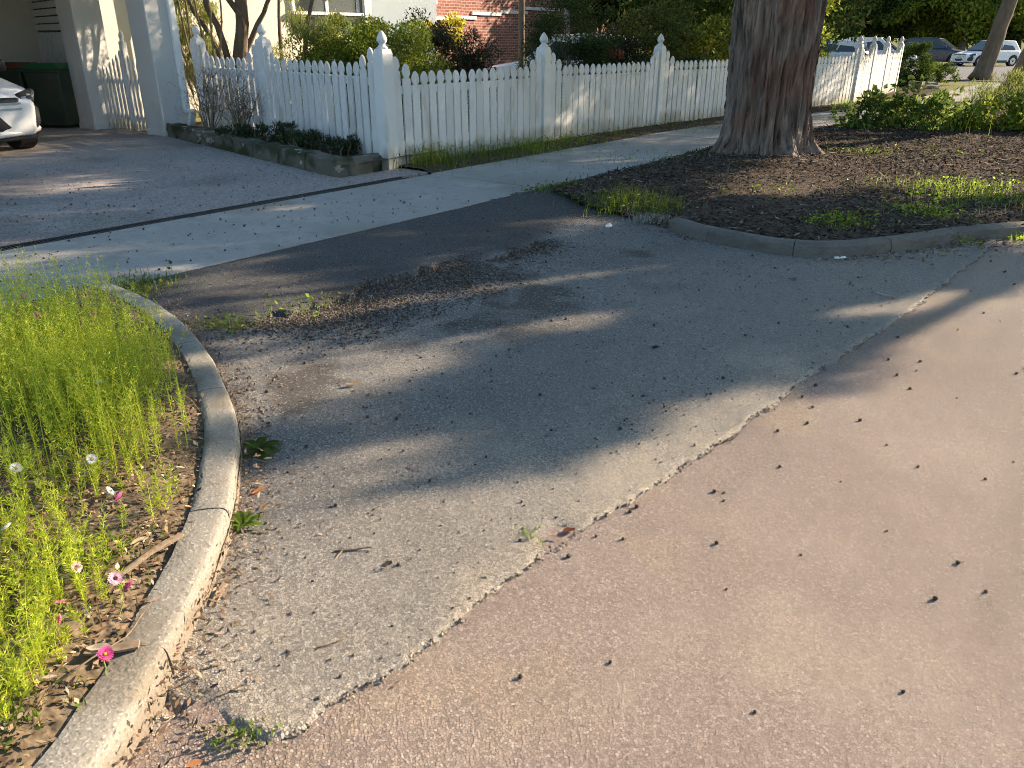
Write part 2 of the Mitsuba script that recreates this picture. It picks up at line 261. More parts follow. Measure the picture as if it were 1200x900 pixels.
scene['car_white'] = paint(.66, .67, .68); scene['car_silver'] = paint(.50, .52, .54); scene['car_navy'] = paint(.022, .028, .045)
scene['litter_white'] = two({'type': 'principled', 'base_color': rgb(.72, .72, .70), 'roughness': 0.6})

# ------------------------------------------------------------------ ground, road, crossover
struct('ground', sheet_ply((np.array([[-400, -200, -.06], [400, -200, -.06], [400, 600, -.06], [-400, 600, -.06]], float), np.array([[0, 1, 2], [0, 2, 3]])), 'verge_ground'), 'level dry verge ground under and beyond everything')
vf = grid_sheet(-30, 60, -9, 1.6, 0.5, lambda e, n: e * 0)
struct('road', sheet_ply(vf, 'red_asphalt'), 'worn reddish asphalt road with pale sandy patches')

KL = np.array([(-2.60, 4.78), (-2.273, 4.512), (-2.018, 4.267), (-1.744, 3.934), (-1.448, 3.484), (-1.225, 3.061), (-1.083, 2.738), (-.985, 2.40), (-.915, 2.09), (-.885, 1.76), (-.872, 1.432), (-.885, 1.183), (-.98, .88), (-1.22, .52), (-1.62, .12), (-2.4, -.6), (-3.9, -2.5)])
KR = np.array([(1.302, 6.562), (1.504, 6.241), (1.69, 6.02), (1.924, 5.813), (2.2, 5.683), (2.453, 5.686), (2.893, 5.823), (3.314, 6.02), (3.78, 6.24), (4.2, 6.36), (4.7, 6.62), (5.3, 7.1), (6.1, 7.95), (7.4, 9.6), (9.6, 12.4), (12.8, 16.6), (17.4, 22.5)])
def smooth_curve(p, step):
    s = np.r_[0, np.cumsum(np.linalg.norm(np.diff(p, axis=0), axis=1))]; cs = CubicSpline(s, p); q = cs(np.arange(0, s[-1], step / 4))
    s = np.r_[0, np.cumsum(np.linalg.norm(np.diff(q, axis=0), axis=1))]; t = np.arange(0, s[-1], step)
    return np.stack([np.interp(t, s, q[:, k]) for k in range(2)], 1)
KLs, KRs = smooth_curve(KL, .03), smooth_curve(KR, .03)
KL_e, KL_n = en(KLs); KR_e, KR_n = en(KRs)
def sh(e): return -.16 * np.clip(np.asarray(e, float) - 13.5, 0, 8.5)    # the street bends a little beyond the old tree
def inside_en(poly, e, n): return shapely.contains_xy(poly, e, n)
def ply_en(pts): return Polygon([tuple(p) for p in pts])
BED_L = ply_en(list(zip(KL_e, KL_n)) + [(-6, -2), (-6, 5.04), (1.5, 5.04), (2.0, 5.02)])   # garden bed behind the left kerb
iR = np.argmax(KR_e > 7.9)
BED_R = ply_en(list(zip(KR_e, KR_n)) + [(27, 3.64), (22, 3.64), (13.5, 5.0), (7.2, 5.0), (6.75, 4.85), (6.3, 4.2), (6.12, 3.5)])   # mulched bed around the old tree
CROSS = ply_en([(2.15, 5.02), (2.15, 4.9)] + list(zip(KL_e[:int(3.72 / .03)], KL_n[:int(3.72 / .03)])) + [(.60, 1.42), (.66, 1.27), (1.07, 1.18), (1.51, 1.18), (2.03, 1.13), (2.77, 1.05), (3.73, .99), (4.9, .88), (6.76, .77), (8.6, .72)] +
               [p for p in zip(KR_e[::-1], KR_n[::-1]) if p[0] < 8.6] + [(6.12, 3.5), (6.3, 4.2), (6.75, 4.85), (6.95, 5.02)])
def signed(poly, e, n):
    d = shapely.distance(poly.boundary, shapely.points(e, n)); return np.where(inside_en(poly, e, n), d, -d)
ROADEDGE = LineString([(.60, 1.60), (.62, 1.36), (.70, 1.25), (1.07, 1.18), (1.51, 1.18), (2.03, 1.13), (2.77, 1.05), (3.73, .99), (4.9, .88), (6.76, .77), (8.6, .72), (10, .70)])
def road_side(e, n):
    """Signed distance to the ragged road edge of the crossover, positive on the crossover."""
    d = shapely.distance(ROADEDGE, shapely.points(e, n)); x = np.interp(e, [-1, .60, .70, 1.07, 1.51, 2.03, 2.77, 3.73, 4.9, 6.76, 8.6, 12], [3, 1.7, 1.25, 1.18, 1.18, 1.13, 1.05, .99, .88, .77, .72, .70])
    return np.where((n > x) & (e > .6), d, -d) + (f2(e, n, 9, 3, 5) - .5) * .07 + (f2(e, n, 40, 2, 6) - .5) * .02
def pot(e, n):
    """Trench and potholes along the seam of the old asphalt: a broken step on the house side, a ramp on the road side."""
    w = f2(e, n * 0, 3.0, 3, 9) - .5; w2 = f2(e, n, 16, 3, 19) - .5
    u = n - (3.80 + w * .55 + w2 * .08); win = 1 / (1 + np.exp(-(e - 2.45) * 9)) / (1 + np.exp((e - 4.1) * 12))
    a = np.where(u < 0, np.exp(u / .32), np.clip(1 - u / .022, 0, 1)) * win
    u = n - (3.60 + w * .3 + w2 * .08); b = np.where(u < 0, np.exp(u / .14), np.clip(1 - u / .022, 0, 1)) * np.exp(-((e - 4.72) / .40) ** 4)
    d = np.exp(-((n - 1.20 + w2 * .1) / .06) ** 2 - ((e - 1.77) / .10) ** 2) + np.exp(-((n - 1.50 + w2 * .1) / .12) ** 2 - ((e - .64) / .05) ** 2)
    return a * .05 + b * .028 + d * .022
def z_cross(e, n):
    s = road_side(e, n); lift = np.clip(s / .013, -1, 1)
    z = .001 + .011 * lift + (f2(e, n, .9, 3, 3) - .5) * .022 * np.clip(s / .3, 0, 1) + (f2(e, n, 6, 3, 4) - .5) * .008 + (f2(e, n, 28, 2, 14) - .5) * .004 - pot(e, n)
    return z + .008 / (1 + np.exp(-(n - 3.7) * 30))
vf = grid_sheet(.4, 8.6, .5, 5.08, .0125, z_cross, lambda e, n: shapely.contains_xy(CROSS.buffer(.12), e, n) & (road_side(e, n) > -.06))
struct('driveway_crossover', sheet_ply(vf, 'old_asphalt'), 'old patched grey asphalt crossover with a ragged edge, potholes and dark newer strip')

# ------------------------------------------------------------------ kerbs
def sweep_kerb(curve, a, b, prof, seed):
    c = curve[a:b + 1].copy(); t = np.gradient(c, axis=0); t /= np.linalg.norm(t, axis=1, keepdims=True); c[0] += t[0] * (.018 if seed == 7 else .007); nrm = np.stack([-t[:, 1], t[:, 0]], 1)
    prof = np.array(prof, float); v = np.concatenate([np.concatenate([c + nrm * o, np.full((len(c), 1), z)], 1)[:, None] for o, z in prof], 1)
    k = len(prof); dv = np.stack([(meshkit.fbm(v * 9 + j * 31, 2, seed % 5) - .5) * .008 + (meshkit.fbm(v * 45 + j * 17, 2, seed % 5) - .5) * .003 for j in range(3)], -1); v = v + dv * (v[..., 2:] > 0)
    i, j = np.meshgrid(np.arange(len(c) - 1), np.arange(k), indexing='ij')
    q = np.stack([i * k + j, (i + 1) * k + j, (i + 1) * k + (j + 1) % k, i * k + (j + 1) % k], -1).reshape(-1, 4)
    f = np.vstack([q[:, [0, 1, 2]], q[:, [0, 2, 3]]]); m = (len(c) - 1) * k
    f = np.vstack([f, [[0, x, x + 1] for x in range(1, k - 1)], [[m, m + x + 1, m + x] for x in range(1, k - 1)]])
    mesh = trimesh.Trimesh(v.reshape(-1, 3), f, process=False); mesh.fix_normals(); return mesh
PROF_L = [(.012, -.05), (.008, .03), (.004, .075), (-.001, .092), (-.010, .101), (-.03, .104), (-.06, .105), (-.09, .104), (-.112, .101), (-.12, .09), (-.124, -.05)]
kl = holder('kerb', 'pale weathered concrete kerb curving round the flower bed in the left foreground')
i0 = 0
for j, L in enumerate([17, 14, 19, 22, 34, 21, 30, 30, 40, 40, 40]):
    L = min(L, len(KLs) - i0 - 1)
    if L > 3: part(kl, 'segment', mikit.ply(sweep_kerb(KLs, i0, i0 + L, PROF_L, j), 'kerb_concrete', smooth=40))
    i0 += L
PROF_R = [(.015, -.05), (.01, .05), (.02, .095), (.04, .113), (.075, .118), (.11, .118), (.14, .11), (.15, -.05)]
kr = holder('kerb', 'rounded grey concrete kerb along the mulched bed of the big tree')
i0 = 0
for j, L in enumerate([15, 24, 27, 25, 28, 40, 40, 60, 60, 60, 100, 100]):
    L = min(L, len(KRs) - i0 - 1)
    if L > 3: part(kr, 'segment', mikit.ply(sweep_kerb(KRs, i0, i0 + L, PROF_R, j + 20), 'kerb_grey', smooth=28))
    i0 += L

def sweep_bank(curve, a, b, seed):
    c = curve[a:b]; t = np.gradient(c, axis=0); t /= np.linalg.norm(t, axis=1, keepdims=True); nr = np.stack([t[:, 1], -t[:, 0]], 1); o = np.linspace(-.01, .17, 16); ends = np.clip(np.minimum(np.arange(len(c)), len(c) - 1 - np.arange(len(c))) / 12, 0, 1)
    x = c[:, None] + nr[:, None] * o[None, :, None]; e, n = en(np.concatenate([x, x[..., :1] * 0], -1)); h = (.055 * np.exp(-(np.clip(o, 0, 1) / .055) ** 1.3)[None] * (.55 + .9 * f2(e, n, 5, 3, seed)) - .006 - .02 * np.clip((o - .12) / .05, 0, 1)[None]) * ends[:, None] - .012 * (1 - ends[:, None]) + (f2(e, n, 30, 3, seed) - .5) * .014
    v = np.concatenate([x, (h + .004)[..., None]], -1).reshape(-1, 3); k = len(o); i, j = np.meshgrid(np.arange(len(c) - 1), np.arange(k - 1), indexing='ij'); q = np.stack([i * k + j, i * k + j + 1, (i + 1) * k + j + 1, (i + 1) * k + j], -1).reshape(-1, 4)[:, ::-1]
    return v, np.vstack([q[:, [0, 1, 2]], q[:, [0, 2, 3]]])
iB = int(np.argmax(KLs[:, 1] < 4.2)), int(np.argmax(KLs[:, 1] < 1.62))
struct('gutter_soil', sheet_ply(sweep_bank(KLs, iB[0], iB[1], 6), 'soil'), 'dirt and leaf mould banked against the foot of the left kerb')

# ------------------------------------------------------------------ footpath, drain, driveway
def slab(poly, z0, z1):
    m = extrude(poly, z1 - z0); v = en_to_w(m.vertices[:, 0], m.vertices[:, 1], m.vertices[:, 2] + z0); return trimesh.Trimesh(v, m.faces, process=False)
fp = holder('footpath', 'pale grey concrete footpath of long slabs')
bounds = [-9, -5.6, -2.5, .6, 3.72, 6.9, 8.7, 10.5, 12.3, 14.1, 15.9, 17.7, 19.5, 21.3, 23.1, 24.9, 26.7, 28.5, 30.3, 32.1, 33.9, 35.7]
r = R(3)
for a, b in zip(bounds[:-1], bounds[1:]):
    n1 = 6.58 if b < 7 else 6.62
    m = slab(Polygon([(a + .005, 5.0 + sh(a)), (b - .005, 5.0 + sh(b)), (b - .005, n1 + sh(b)), (a + .005, n1 + sh(a))]), -.05, .026 + r.uniform(-.003, .003))
    part(fp, 'slab', mikit.ply(m, 'path_concrete'))
dk = thing('drain_channel', 'narrow black grated drain channel between the driveway and the footpath', 'drain')
ch = [box(9.0, .012, .06, (2.0, 6.592, .0)), box(9.0, .012, .06, (2.0, 6.708, .0)), box(9.0, .1, .01, (2.0, 6.65, -.03))]
for k, nm in enumerate(['rail', 'rail', 'base']):
    m = ch[k]; m.vertices = en_to_w(m.vertices[:, 0], m.vertices[:, 1], m.vertices[:, 2]); part(dk, nm, mikit.ply(m, 'grate_iron'))
bars = cat([box(.013, .1, .014, (-2.46 + .03 * k, 6.65, .018)) for k in range(298)]); bars.vertices = en_to_w(bars.vertices[:, 0], bars.vertices[:, 1], bars.vertices[:, 2])
k = part(dk, 'grating', mikit.ply(bars, 'grate_iron')); labels[k] = {'label': 'row of short black grating bars', 'kind': 'stuff'}
DRIVE = Polygon([(-9, 6.72), (6.95, 6.72), (6.99, 7.2), (6.0, 7.22), (7.05, 12.8), (7.4, 24), (-9, 24)])
struct('driveway', mikit.ply(slab(DRIVE, -.05, .024), 'pebble_drive'), 'pinkish grey exposed pebble driveway with dark gumnuts scattered over it')

# ------------------------------------------------------------------ garden beds (soil)
TREE = np.array([*W(10.5, 3.98)[:2], 0.0])
def z_bed_l(e, n):
    d = np.clip(signed(BED_L, e, n), 0, 1)
    return .075 + .03 * np.clip(d / .25, 0, 1) + (f2(e, n, 3, 4, 2) - .5) * .05 * np.clip(d / .1, 0, 1) - .05 * np.clip((n - 4.85) / .15, 0, 1)
vf = grid_sheet(-3, 2.4, -.5, 5.02, .03, z_bed_l, lambda e, n: signed(BED_L, e, n) > .03)
struct('flower_bed_soil', sheet_ply(vf, 'sandy_soil'), 'sandy brown soil of the flower bed behind the left kerb')
def z_bed_r(e, n):
    d = np.clip(signed(BED_R, e, n), 0, 2); p = en_to_w(e, n, e * 0); t = np.linalg.norm(p[:, :2] - TREE[:2], axis=1)
    edge = np.where(e < 7.2, np.clip((e - 6.05) / .5, 0, 1), 1) * np.clip((5.02 + sh(e) - n) / .4, 0, 1)
    return .02 + .075 * np.minimum(edge, 1) + .05 * np.exp(-(t / 1.6) ** 2) * edge + (f2(e, n, 2.2, 4, 8) - .5) * .09 * np.clip(d / .25, 0, 1)
vf = grid_sheet(6.05, 26, .5, 5.02, .06, z_bed_r, lambda e, n: signed(BED_R, e, n) > .03)
struct('tree_bed_soil', sheet_ply(vf, 'soil'), 'dark soil and bark mulch bed under the big tree')
def z_verge(e, n): return .0 + .05 * np.clip((n - 6.62 - sh(e)) / .2, 0, 1) + (f2(e, n, 3, 3, 12) - .5) * .04
vf = grid_sheet(6.95, 29.0, 5.0, 7.7, .06, z_verge, lambda e, n: (n > 6.6 + sh(e)) & (n < 7.7 + sh(e))); struct('fence_verge_soil', sheet_ply(vf, 'soil'), 'narrow strip of soil between the footpath and the white picket fence')
def side_e(n): return 6.0 + (n - 7.2) * (7.05 - 6.0) / 5.6
vf = grid_sheet(5.9, 7.8, 7.2, 13.0, .06, lambda e, n: .15 + (f2(e, n, 3, 3, 13) - .5) * .06, lambda e, n: (e > side_e(n) + .05))
struct('planter_soil', sheet_ply(vf, 'soil'), 'dark raised soil behind the mossy stone edging')
vf = grid_sheet(7.3, 34, 7.5, 17.2, .4, lambda e, n: -.01 + e * 0); struct('front_lawn', sheet_ply(vf, 'verge_ground'), 'rough front lawn behind the white picket fence')

# ------------------------------------------------------------------ mossy stone edging
ed = thing('stone_edging', 'low edging of mossy weathered stone blocks along the driveway beside the side fence', 'garden edging')
def rough_block(sx, sy, sz, seed):
    m = tm(m3.Manifold.batch_hull([m3.Manifold.cube([sx - .03 * (k != 0), sy - .03 * (k != 1), sz - .03 * (k != 2)], True) for k in range(3)]).refine_to_length(.05))
    v = np.array(m.vertices); m.vertices = v + np.stack([meshkit.fbm(v * 6 + seed * 9.1 + j * 13, 3, seed % 7) - .5 for j in range(3)], -1) * .07; return m
n, k = 7.22, 0
for L in [.72, .70, .74, .66, .78, .72, .70, .60]:
    c = n + L / 2; ang = -math.degrees(math.atan2(7.05 - 6.0, 5.6))
    part(ed, 'stone', put(mikit.ply(rough_block(.24, L - .02, .26, k), 'mossy_stone', smooth=35), en_matrix(side_e(c) + .09, c, .09, ang))); n += L; k += 1
for a, L in [(6.25, .42), (6.68, .40)]:
    part(ed, 'stone', put(mikit.ply(rough_block(L, .2, .24, k), 'mossy_stone', smooth=35), en_matrix(a + L / 2 - .1, 7.33 + (a - 6.25) * .25, .075, 12))); k += 1

# ------------------------------------------------------------------ picket fences
def picket_poly(w, h):
    a = w / 2; neck, head = h - .165, h
    right = [(a, 0), (a, neck - .012), (a * .62, neck + .004), (a * .62, neck + .02), (a * .93, neck + .045), (a * .96, neck + .08), (a * .72, neck + .125), (a * .36, neck + .152), (0, head)]
    return Polygon(right + [(-x, z) for x, z in right[-2::-1]])
PK = {}
def picket_ply(w, h):
    key = (round(w, 3), round(h, 2))
    if key not in PK:
        m = extrude(picket_poly(w, h), .02); v = m.vertices.copy(); m.vertices = np.stack([v[:, 0], -v[:, 2] + .02, v[:, 1]], 1); m.invert()
        m.fix_normals(); PK[key] = mikit.ply(m, 'white_paint')
    return PK[key]
def post_meshes(w, h):
    a, s = w / 2, h
    body = m3.Manifold.batch_hull([m3.Manifold.cube([w, w, s - .05], True).translate([0, 0, (s - .05) / 2]), m3.Manifold.cube([w * .8, w * .8, .05], True).translate([0, 0, s - .02])])
    fin = revolve([(0, s), (.066, s), (.068, s + .02), (.05, s + .032), (.036, s + .05), (.038, s + .06), (.058, s + .085), (.062, s + .105), (.052, s + .14), (.03, s + .175), (.01, s + .2), (0, s + .205)], 18)
    return tm(body), fin
POST_B, POST_F = post_meshes(.165, 1.375); POST_B = mikit.ply(POST_B, 'white_paint'); POST_F = mikit.ply(POST_F, 'white_paint', smooth=50)
r = R(11)
def fence_bay(fk, a, b, nbay, z=0.0, face=1, w=.128, first=True, last=True):
    """One bay from post a to post b, (e, n); pickets on the side of the line that the sign of face says."""
    a, b = np.array(a, float), np.array(b, float); L = np.linalg.norm(b - a); d = (b - a) / L; rot = math.degrees(math.atan2(d[1], d[0])); q = np.array([d[1], -d[0]]) * face
    gap = (L - .19) / nbay
    for i in range(nbay):
        s = .095 + gap * (i + .5); k = min(i, nbay - 1 - i); h = 1.10 + {0: .165, 1: .075}.get(k, 0) if (first if i < nbay / 2 else last) else 1.10
        p = a + d * s + q * (.055 if face > 0 else .045)
        part(fk, 'picket', put({**picket_ply(w, round(h - .0 + 0, 2)), 'bsdf': {'type': 'ref', 'id': 'white_paint_' + str(int(r.integers(0, 3)))}}, en_matrix(p[0], p[1], z + .03 + r.uniform(-.008, .008), rot + r.uniform(-2.5, 2.5)).rotate([0, 1, 0], r.uniform(-.7, .7)).rotate([1, 0, 0], r.uniform(-.5, .5))))
    for zz in (.28, .92):
        c = (a + b) / 2 + q * .02; part(fk, 'rail', put(mikit.ply(box(L - .1, .045, .09), 'white_paint'), en_matrix(c[0], c[1], z + zz, rot)))
def fence_post(fk, p, z=0.0, rot=0):
    k = part(fk, 'post', put(POST_B, en_matrix(p[0], p[1], z, rot))); part(k, 'finial', put(POST_F, en_matrix(p[0], p[1], z, rot)))
front = thing('picket_fence', 'long white picket fence with finial posts along the footpath, running behind the big tree', 'fence')
FP = [(6.87, 7.3), (10.13, 7.34), (13.52, 7.24), (17.3, 6.85), (21.6, 6.12)]
for p in FP: fence_post(front, p, 0, R(int(p[0] * 10)).uniform(-2, 2))
for a, b, m in zip(FP[:-1], FP[1:], (20, 21, 22, 25)): fence_bay(front, a, b, m)
back = thing('picket_fence', 'sunlit far end of white picket fence right of the big trunk, posts close together', 'fence')
FQ = [(21.6, 6.12), (23.1, 6.2), (25.2, 6.4), (27.5, 6.6)]
for p in FQ[1:]: fence_post(back, p, 0, 5)
for a, b, m in zip(FQ[:-1], FQ[1:], (9, 13, 14)): fence_bay(back, a, b, m)
side = thing('picket_fence', 'shaded white picket fence behind the driveway planter, meeting the carport column', 'fence')
SP = [(6.87, 7.3), (7.42, 10.35), (7.62, 12.35)]
for p in SP[1:]: fence_post(side, p, .1, 5)
fence_bay(side, SP[0], SP[1], 17, .1, -1); fence_bay(side, SP[1], SP[2], 11, .1, -1)

# ------------------------------------------------------------------ carport, bins, house walls
cp = thing('carport', 'pale grey rendered carport with square columns at the end of the driveway', 'carport')
COLS = [(7.18, 12.82, .50), (6.95, 14.68, .50), (7.75, 18.75, .55)]
for k, (e, n, w) in enumerate(COLS):
    c = part(cp, 'column', put(mikit.ply(box(w, w, 2.65, (0, 0, 1.325), .012), 'grey_render' if k < 2 else 'tan_render'), en_matrix(e, n, .02, 2)))
    part(c, 'plinth', put(mikit.ply(box(w + .03, w + .03, .10, (0, 0, .05), .01), 'grey_render'), en_matrix(e, n, .02, 2)))
part(cp, 'roof', put(mikit.ply(box(6.6, 8.6, .28, (0, 0, 2.84), .02), 'grey_render'), en_matrix(4.5, 16.6)))
part(cp, 'ceiling', put(mikit.ply(box(6.4, 8.4, .02, (0, 0, 2.68)), 'cream_wall'), en_matrix(4.5, 16.6)))
part(cp, 'back_wall', put(mikit.ply(box(9, .2, 3, (0, 0, 1.5)), 'tan_render'), en_matrix(3.2, 21.2)))
part(cp, 'far_wall', put(mikit.ply(box(.2, 9, 3, (0, 0, 1.5)), 'grey_render'), en_matrix(1.2, 16.6)))
dp = thing('downpipe', 'white downpipe with a kicked out foot on the carport column beside the side fence', 'downpipe')
q = W(7.44, 12.50)
part(dp, 'pipe', put(mikit.ply(box(.10, .075, 2.3, (0, 0, 1.5), .008), 'white_metal'), en_matrix(7.36, 12.53, .02)))
m = box(.10, .075, .42, (0, 0, 0), .008); m.apply_transform(trimesh.transformations.rotation_matrix(math.radians(28), [1, 0, 0])); part(dp, 'foot', put(mikit.ply(m, 'white_metal'), en_matrix(7.36, 12.44, .235)))
for zz in (.6, 1.6): part(dp, 'strap', put(mikit.ply(box(.13, .012, .03, (0, -.042, zz)), 'white_metal'), en_matrix(7.36, 12.53, .02)))

gt = thing('picket_gate', 'sunlit white picket gate between the carport columns, pickets rising to a finial post', 'fence')
ga, gb = np.array([7.12, 13.12]), np.array([7.0, 14.42])
for k in range(12):
    s = (k + .5) / 12; p = ga + (gb - ga) * s; h = 1.0 + .28 * max(0, 1 - abs(s - .42) * 2.6)
    part(gt, 'picket', put(picket_ply(.062, round(h, 2)), en_matrix(p[0] - .04, p[1], .05, 95)))
for zz in (.25, .82): part(gt, 'rail', put(mikit.ply(box(1.28, .04, .08), 'white_paint'), en_matrix(7.06, 13.77, zz, 95)))
p = ga + (gb - ga) * .42; k = part(gt, 'post', put(mikit.ply(box(.09, .09, 1.4, (0, 0, .7), .006), 'white_paint'), en_matrix(p[0], p[1], .03, 5))); part(k, 'finial', put(mikit.ply(revolve([(0, 0), (.045, 0), (.03, .03), (.042, .08), (.03, .13), (0, .18)], 14), 'white_paint', smooth=50), en_matrix(p[0], p[1], 1.43)))
lt = thing('lattice_screen', 'white diagonal lattice screen high behind the carport gate', 'lattice screen')
la, lb = np.array([8.6, 17.95]), np.array([9.9, 17.1]); Lw = np.linalg.norm(lb - la); rot = math.degrees(math.atan2(*(lb - la)[::-1])); mid = (la + lb) / 2
for k in range(-3, 24):
    for sgn in (1, -1):
        x0 = k * .105 - .55; seg = LineString([(x0, 1.75), (x0 + sgn * 1.2, 2.95)]).intersection(shapely.box(0, 1.75, Lw, 2.95))
        if seg.length > .1:
            (xa, za), (xb, zb) = seg.coords[0], seg.coords[-1]; l = math.hypot(xb - xa, zb - za); m = box(l, .012, .034)
            m.apply_transform(trimesh.transformations.rotation_matrix(-math.atan2(zb - za, xb - xa), [0, 1, 0])); m.apply_translation([(xa + xb) / 2 - Lw / 2, sgn * .0065, (za + zb) / 2])
            part(lt, 'slat', put(mikit.ply(m, 'white_paint'), en_matrix(mid[0], mid[1], 0, rot)))
for zz in (1.72, 2.98): part(lt, 'rail', put(mikit.ply(box(Lw + .1, .05, .07, (0, 0, zz)), 'white_paint'), en_matrix(mid[0], mid[1], 0, rot)))
for xx in (-1, 1): part(lt, 'post', put(mikit.ply(box(.09, .09, 3.1, (xx * (Lw / 2 + .05), 0, 1.55)), 'white_paint'), en_matrix(mid[0], mid[1], 0, rot)))
sp = thing('slatted_screen', 'shaded grey screen of horizontal and upright boards behind the wheelie bins', 'screen')
sa, sb = np.array([6.9, 15.05]), np.array([7.55, 18.4]); rot = math.degrees(math.atan2(*(sb - sa)[::-1])); L = np.linalg.norm(sb - sa); mid = (sa + sb) / 2
for k in range(14): part(sp, 'board', put(mikit.ply(box(.17, .03, 1.55, ((k - 6.5) * .238, 0, .80)), 'white_metal'), en_matrix(mid[0] + .02, mid[1], 0, rot)))
for k in range(7): part(sp, 'slat', put(mikit.ply(box(L, .03, .10, (0, .0, 1.66 + k * .125)), 'white_metal'), en_matrix(mid[0] + .02, mid[1], 0, rot)))
part(sp, 'backing', put(mikit.ply(box(L, .02, 2.6, (0, -.04, 1.3)), 'black_trim'), en_matrix(mid[0] + .02, mid[1], 0, rot)))

def wheelie_bin(e, n, rot, lid, label, stickers=()):
    t = thing('wheelie_bin', label, 'bin', 'wheelie bins beside the carport column'); M = en_matrix(e, n, .024, rot)
    def ring(w, d, z): return [(-w, -d, z), (w, -d, z), (w, d, z), (-w, d, z)]
    body = m3.Manifold.batch_hull([hull_spheres(ring(.20, .26, .07), .025, 8), hull_spheres(ring(.265, .33, .93), .02, 8)])
    part(t, 'body', put(mikit.ply(tm(body), 'bin_plastic', smooth=40), M))
    part(t, 'rim', put(mikit.ply(box(.60, .74, .05, (0, 0, .945), .012), 'bin_plastic'), M))
    ld = m3.Manifold.batch_hull([hull_spheres(ring(.285, .355, .985), .016, 8), hull_spheres(ring(.22, .25, 1.045), .02, 8)])
    part(t, 'lid', put(mikit.ply(tm(ld), lid, smooth=40), M)); part(t, 'handle', put(mikit.ply(tube([(-.26, .4, .97), (.26, .4, .97)], .017), 'bin_plastic', smooth=True), M))
    for sx in (-1, 1):
        w = trimesh.creation.cylinder(.10, .05, sections=20); w.apply_transform(trimesh.transformations.rotation_matrix(math.pi / 2, [0, 1, 0])); w.apply_translation([sx * .245, .30, .10]); part(t, 'wheel', put(mikit.ply(w, 'rubber', smooth=40), M))
    for sx, y, z, w, h in stickers: part(t, 'sticker', put(mikit.ply(box(.004, w, h, (sx, y, z)), 'label_paper'), M))
wheelie_bin(6.55, 15.25, 27, 'lid_green', 'dark green wheelie bin with a bright green lid, nearest the carport column', [(.285, .1, .55, .10, .2)])
wheelie_bin(6.25, 15.95, 24, 'lid_red', 'dark wheelie bin with a dull red lid, middle of the three bins')
wheelie_bin(5.95, 16.65, 27, 'lid_yellow', 'dark wheelie bin with an orange yellow lid, nearest the white car')

def wall_en(e, n, L, H, rot, mat, th=.22): return put(mikit.ply(box(L, th, H, (0, 0, H / 2)), mat), en_matrix(e, n, -.05, rot))
hs = thing('house', 'cream house with pale blue end wall behind the garden tree and hedge', 'house')
part(hs, 'wall', wall_en(11.2, 17.6, 9.2, 4.2, 0, 'cream_wall'))
k = part(hs, 'wall', wall_en(17.15, 17.4, 2.7, 4.2, 0, 'blue_wall')); labels[k] = {'label': 'pale blue rendered end wall in shade'}
part(hs, 'wall', put(mikit.ply(box(.2, 6, 4.2, (0, 0, 2.1)), 'blue_wall'), en_matrix(18.4, 20.5)))
win = part(hs, 'window', put(mikit.ply(box(2.0, .06, 1.5, (0, -.13, 2.85)), 'dark_glass'), en_matrix(14.55, 17.6)))
for sx in (-1.05, 0, 1.05): part(win, 'frame', put(mikit.ply(box(.09, .09, 1.6, (sx, -.15, 2.85)), 'white_paint'), en_matrix(14.55, 17.6)))
part(win, 'sill', put(mikit.ply(box(2.3, .18, .07, (0, -.2, 2.06)), 'white_paint'), en_matrix(14.55, 17.6)))
k = part(win, 'panel', put(mikit.ply(box(2.0, .05, .38, (0, -.13, 1.80)), 'dark_glass'), en_matrix(14.55, 17.6)))
part(hs, 'corner_trim', put(mikit.ply(box(.24, .10, 4.2, (0, -.16, 2.1)), 'white_paint'), en_matrix(15.85, 17.5)))
part(hs, 'roof', put(mikit.ply(box(13, 9, .2, (0, 0, 4.3)), 'grey_render'), en_matrix(12.6, 21.2)))
bh = thing('house', 'red brick house wall with stepped white flashing behind the front gardens', 'house')
part(bh, 'wall', wall_en(25.2, 18.6, 13.4, 4.6, 0, 'red_brick'))
for k, (x, z) in enumerate([(19.6, 2.06), (20.9, 2.10), (22.2, 2.24), (23.7, 2.32), (25.4, 2.46)]):
    part(bh, 'flashing', put(mikit.ply(box(1.5 if k < 4 else 2.4, .06, .10, (0, -.14, z)), 'white_paint'), en_matrix(x, 18.6)))
part(bh, 'pipe', put(mikit.ply(box(.2, .12, 4.5, (0, -.18, 2.3)), 'white_paint'), en_matrix(26.9, 18.6)))
part(bh, 'vent', put(mikit.ply(box(.5, .08, .34, (0, -.16, 2.62)), 'white_paint'), en_matrix(19.5, 18.6)))
part(bh, 'roof', put(mikit.ply(box(14, 8, .2, (0, 0, 4.7)), 'grey_render'), en_matrix(25.2, 22)))
one('timber_pole', 'slim brown timber pole standing in the garden left of the round dense bush', 'pole', mikit.ply(tube(wiggle(W(15.9, 12.15, -.05), W(15.9, 12.15, 4.2) + np.array([-.03, 0, 0]), 6, .01, 3), [.075] * 6, 10), 'timber', smooth=True))

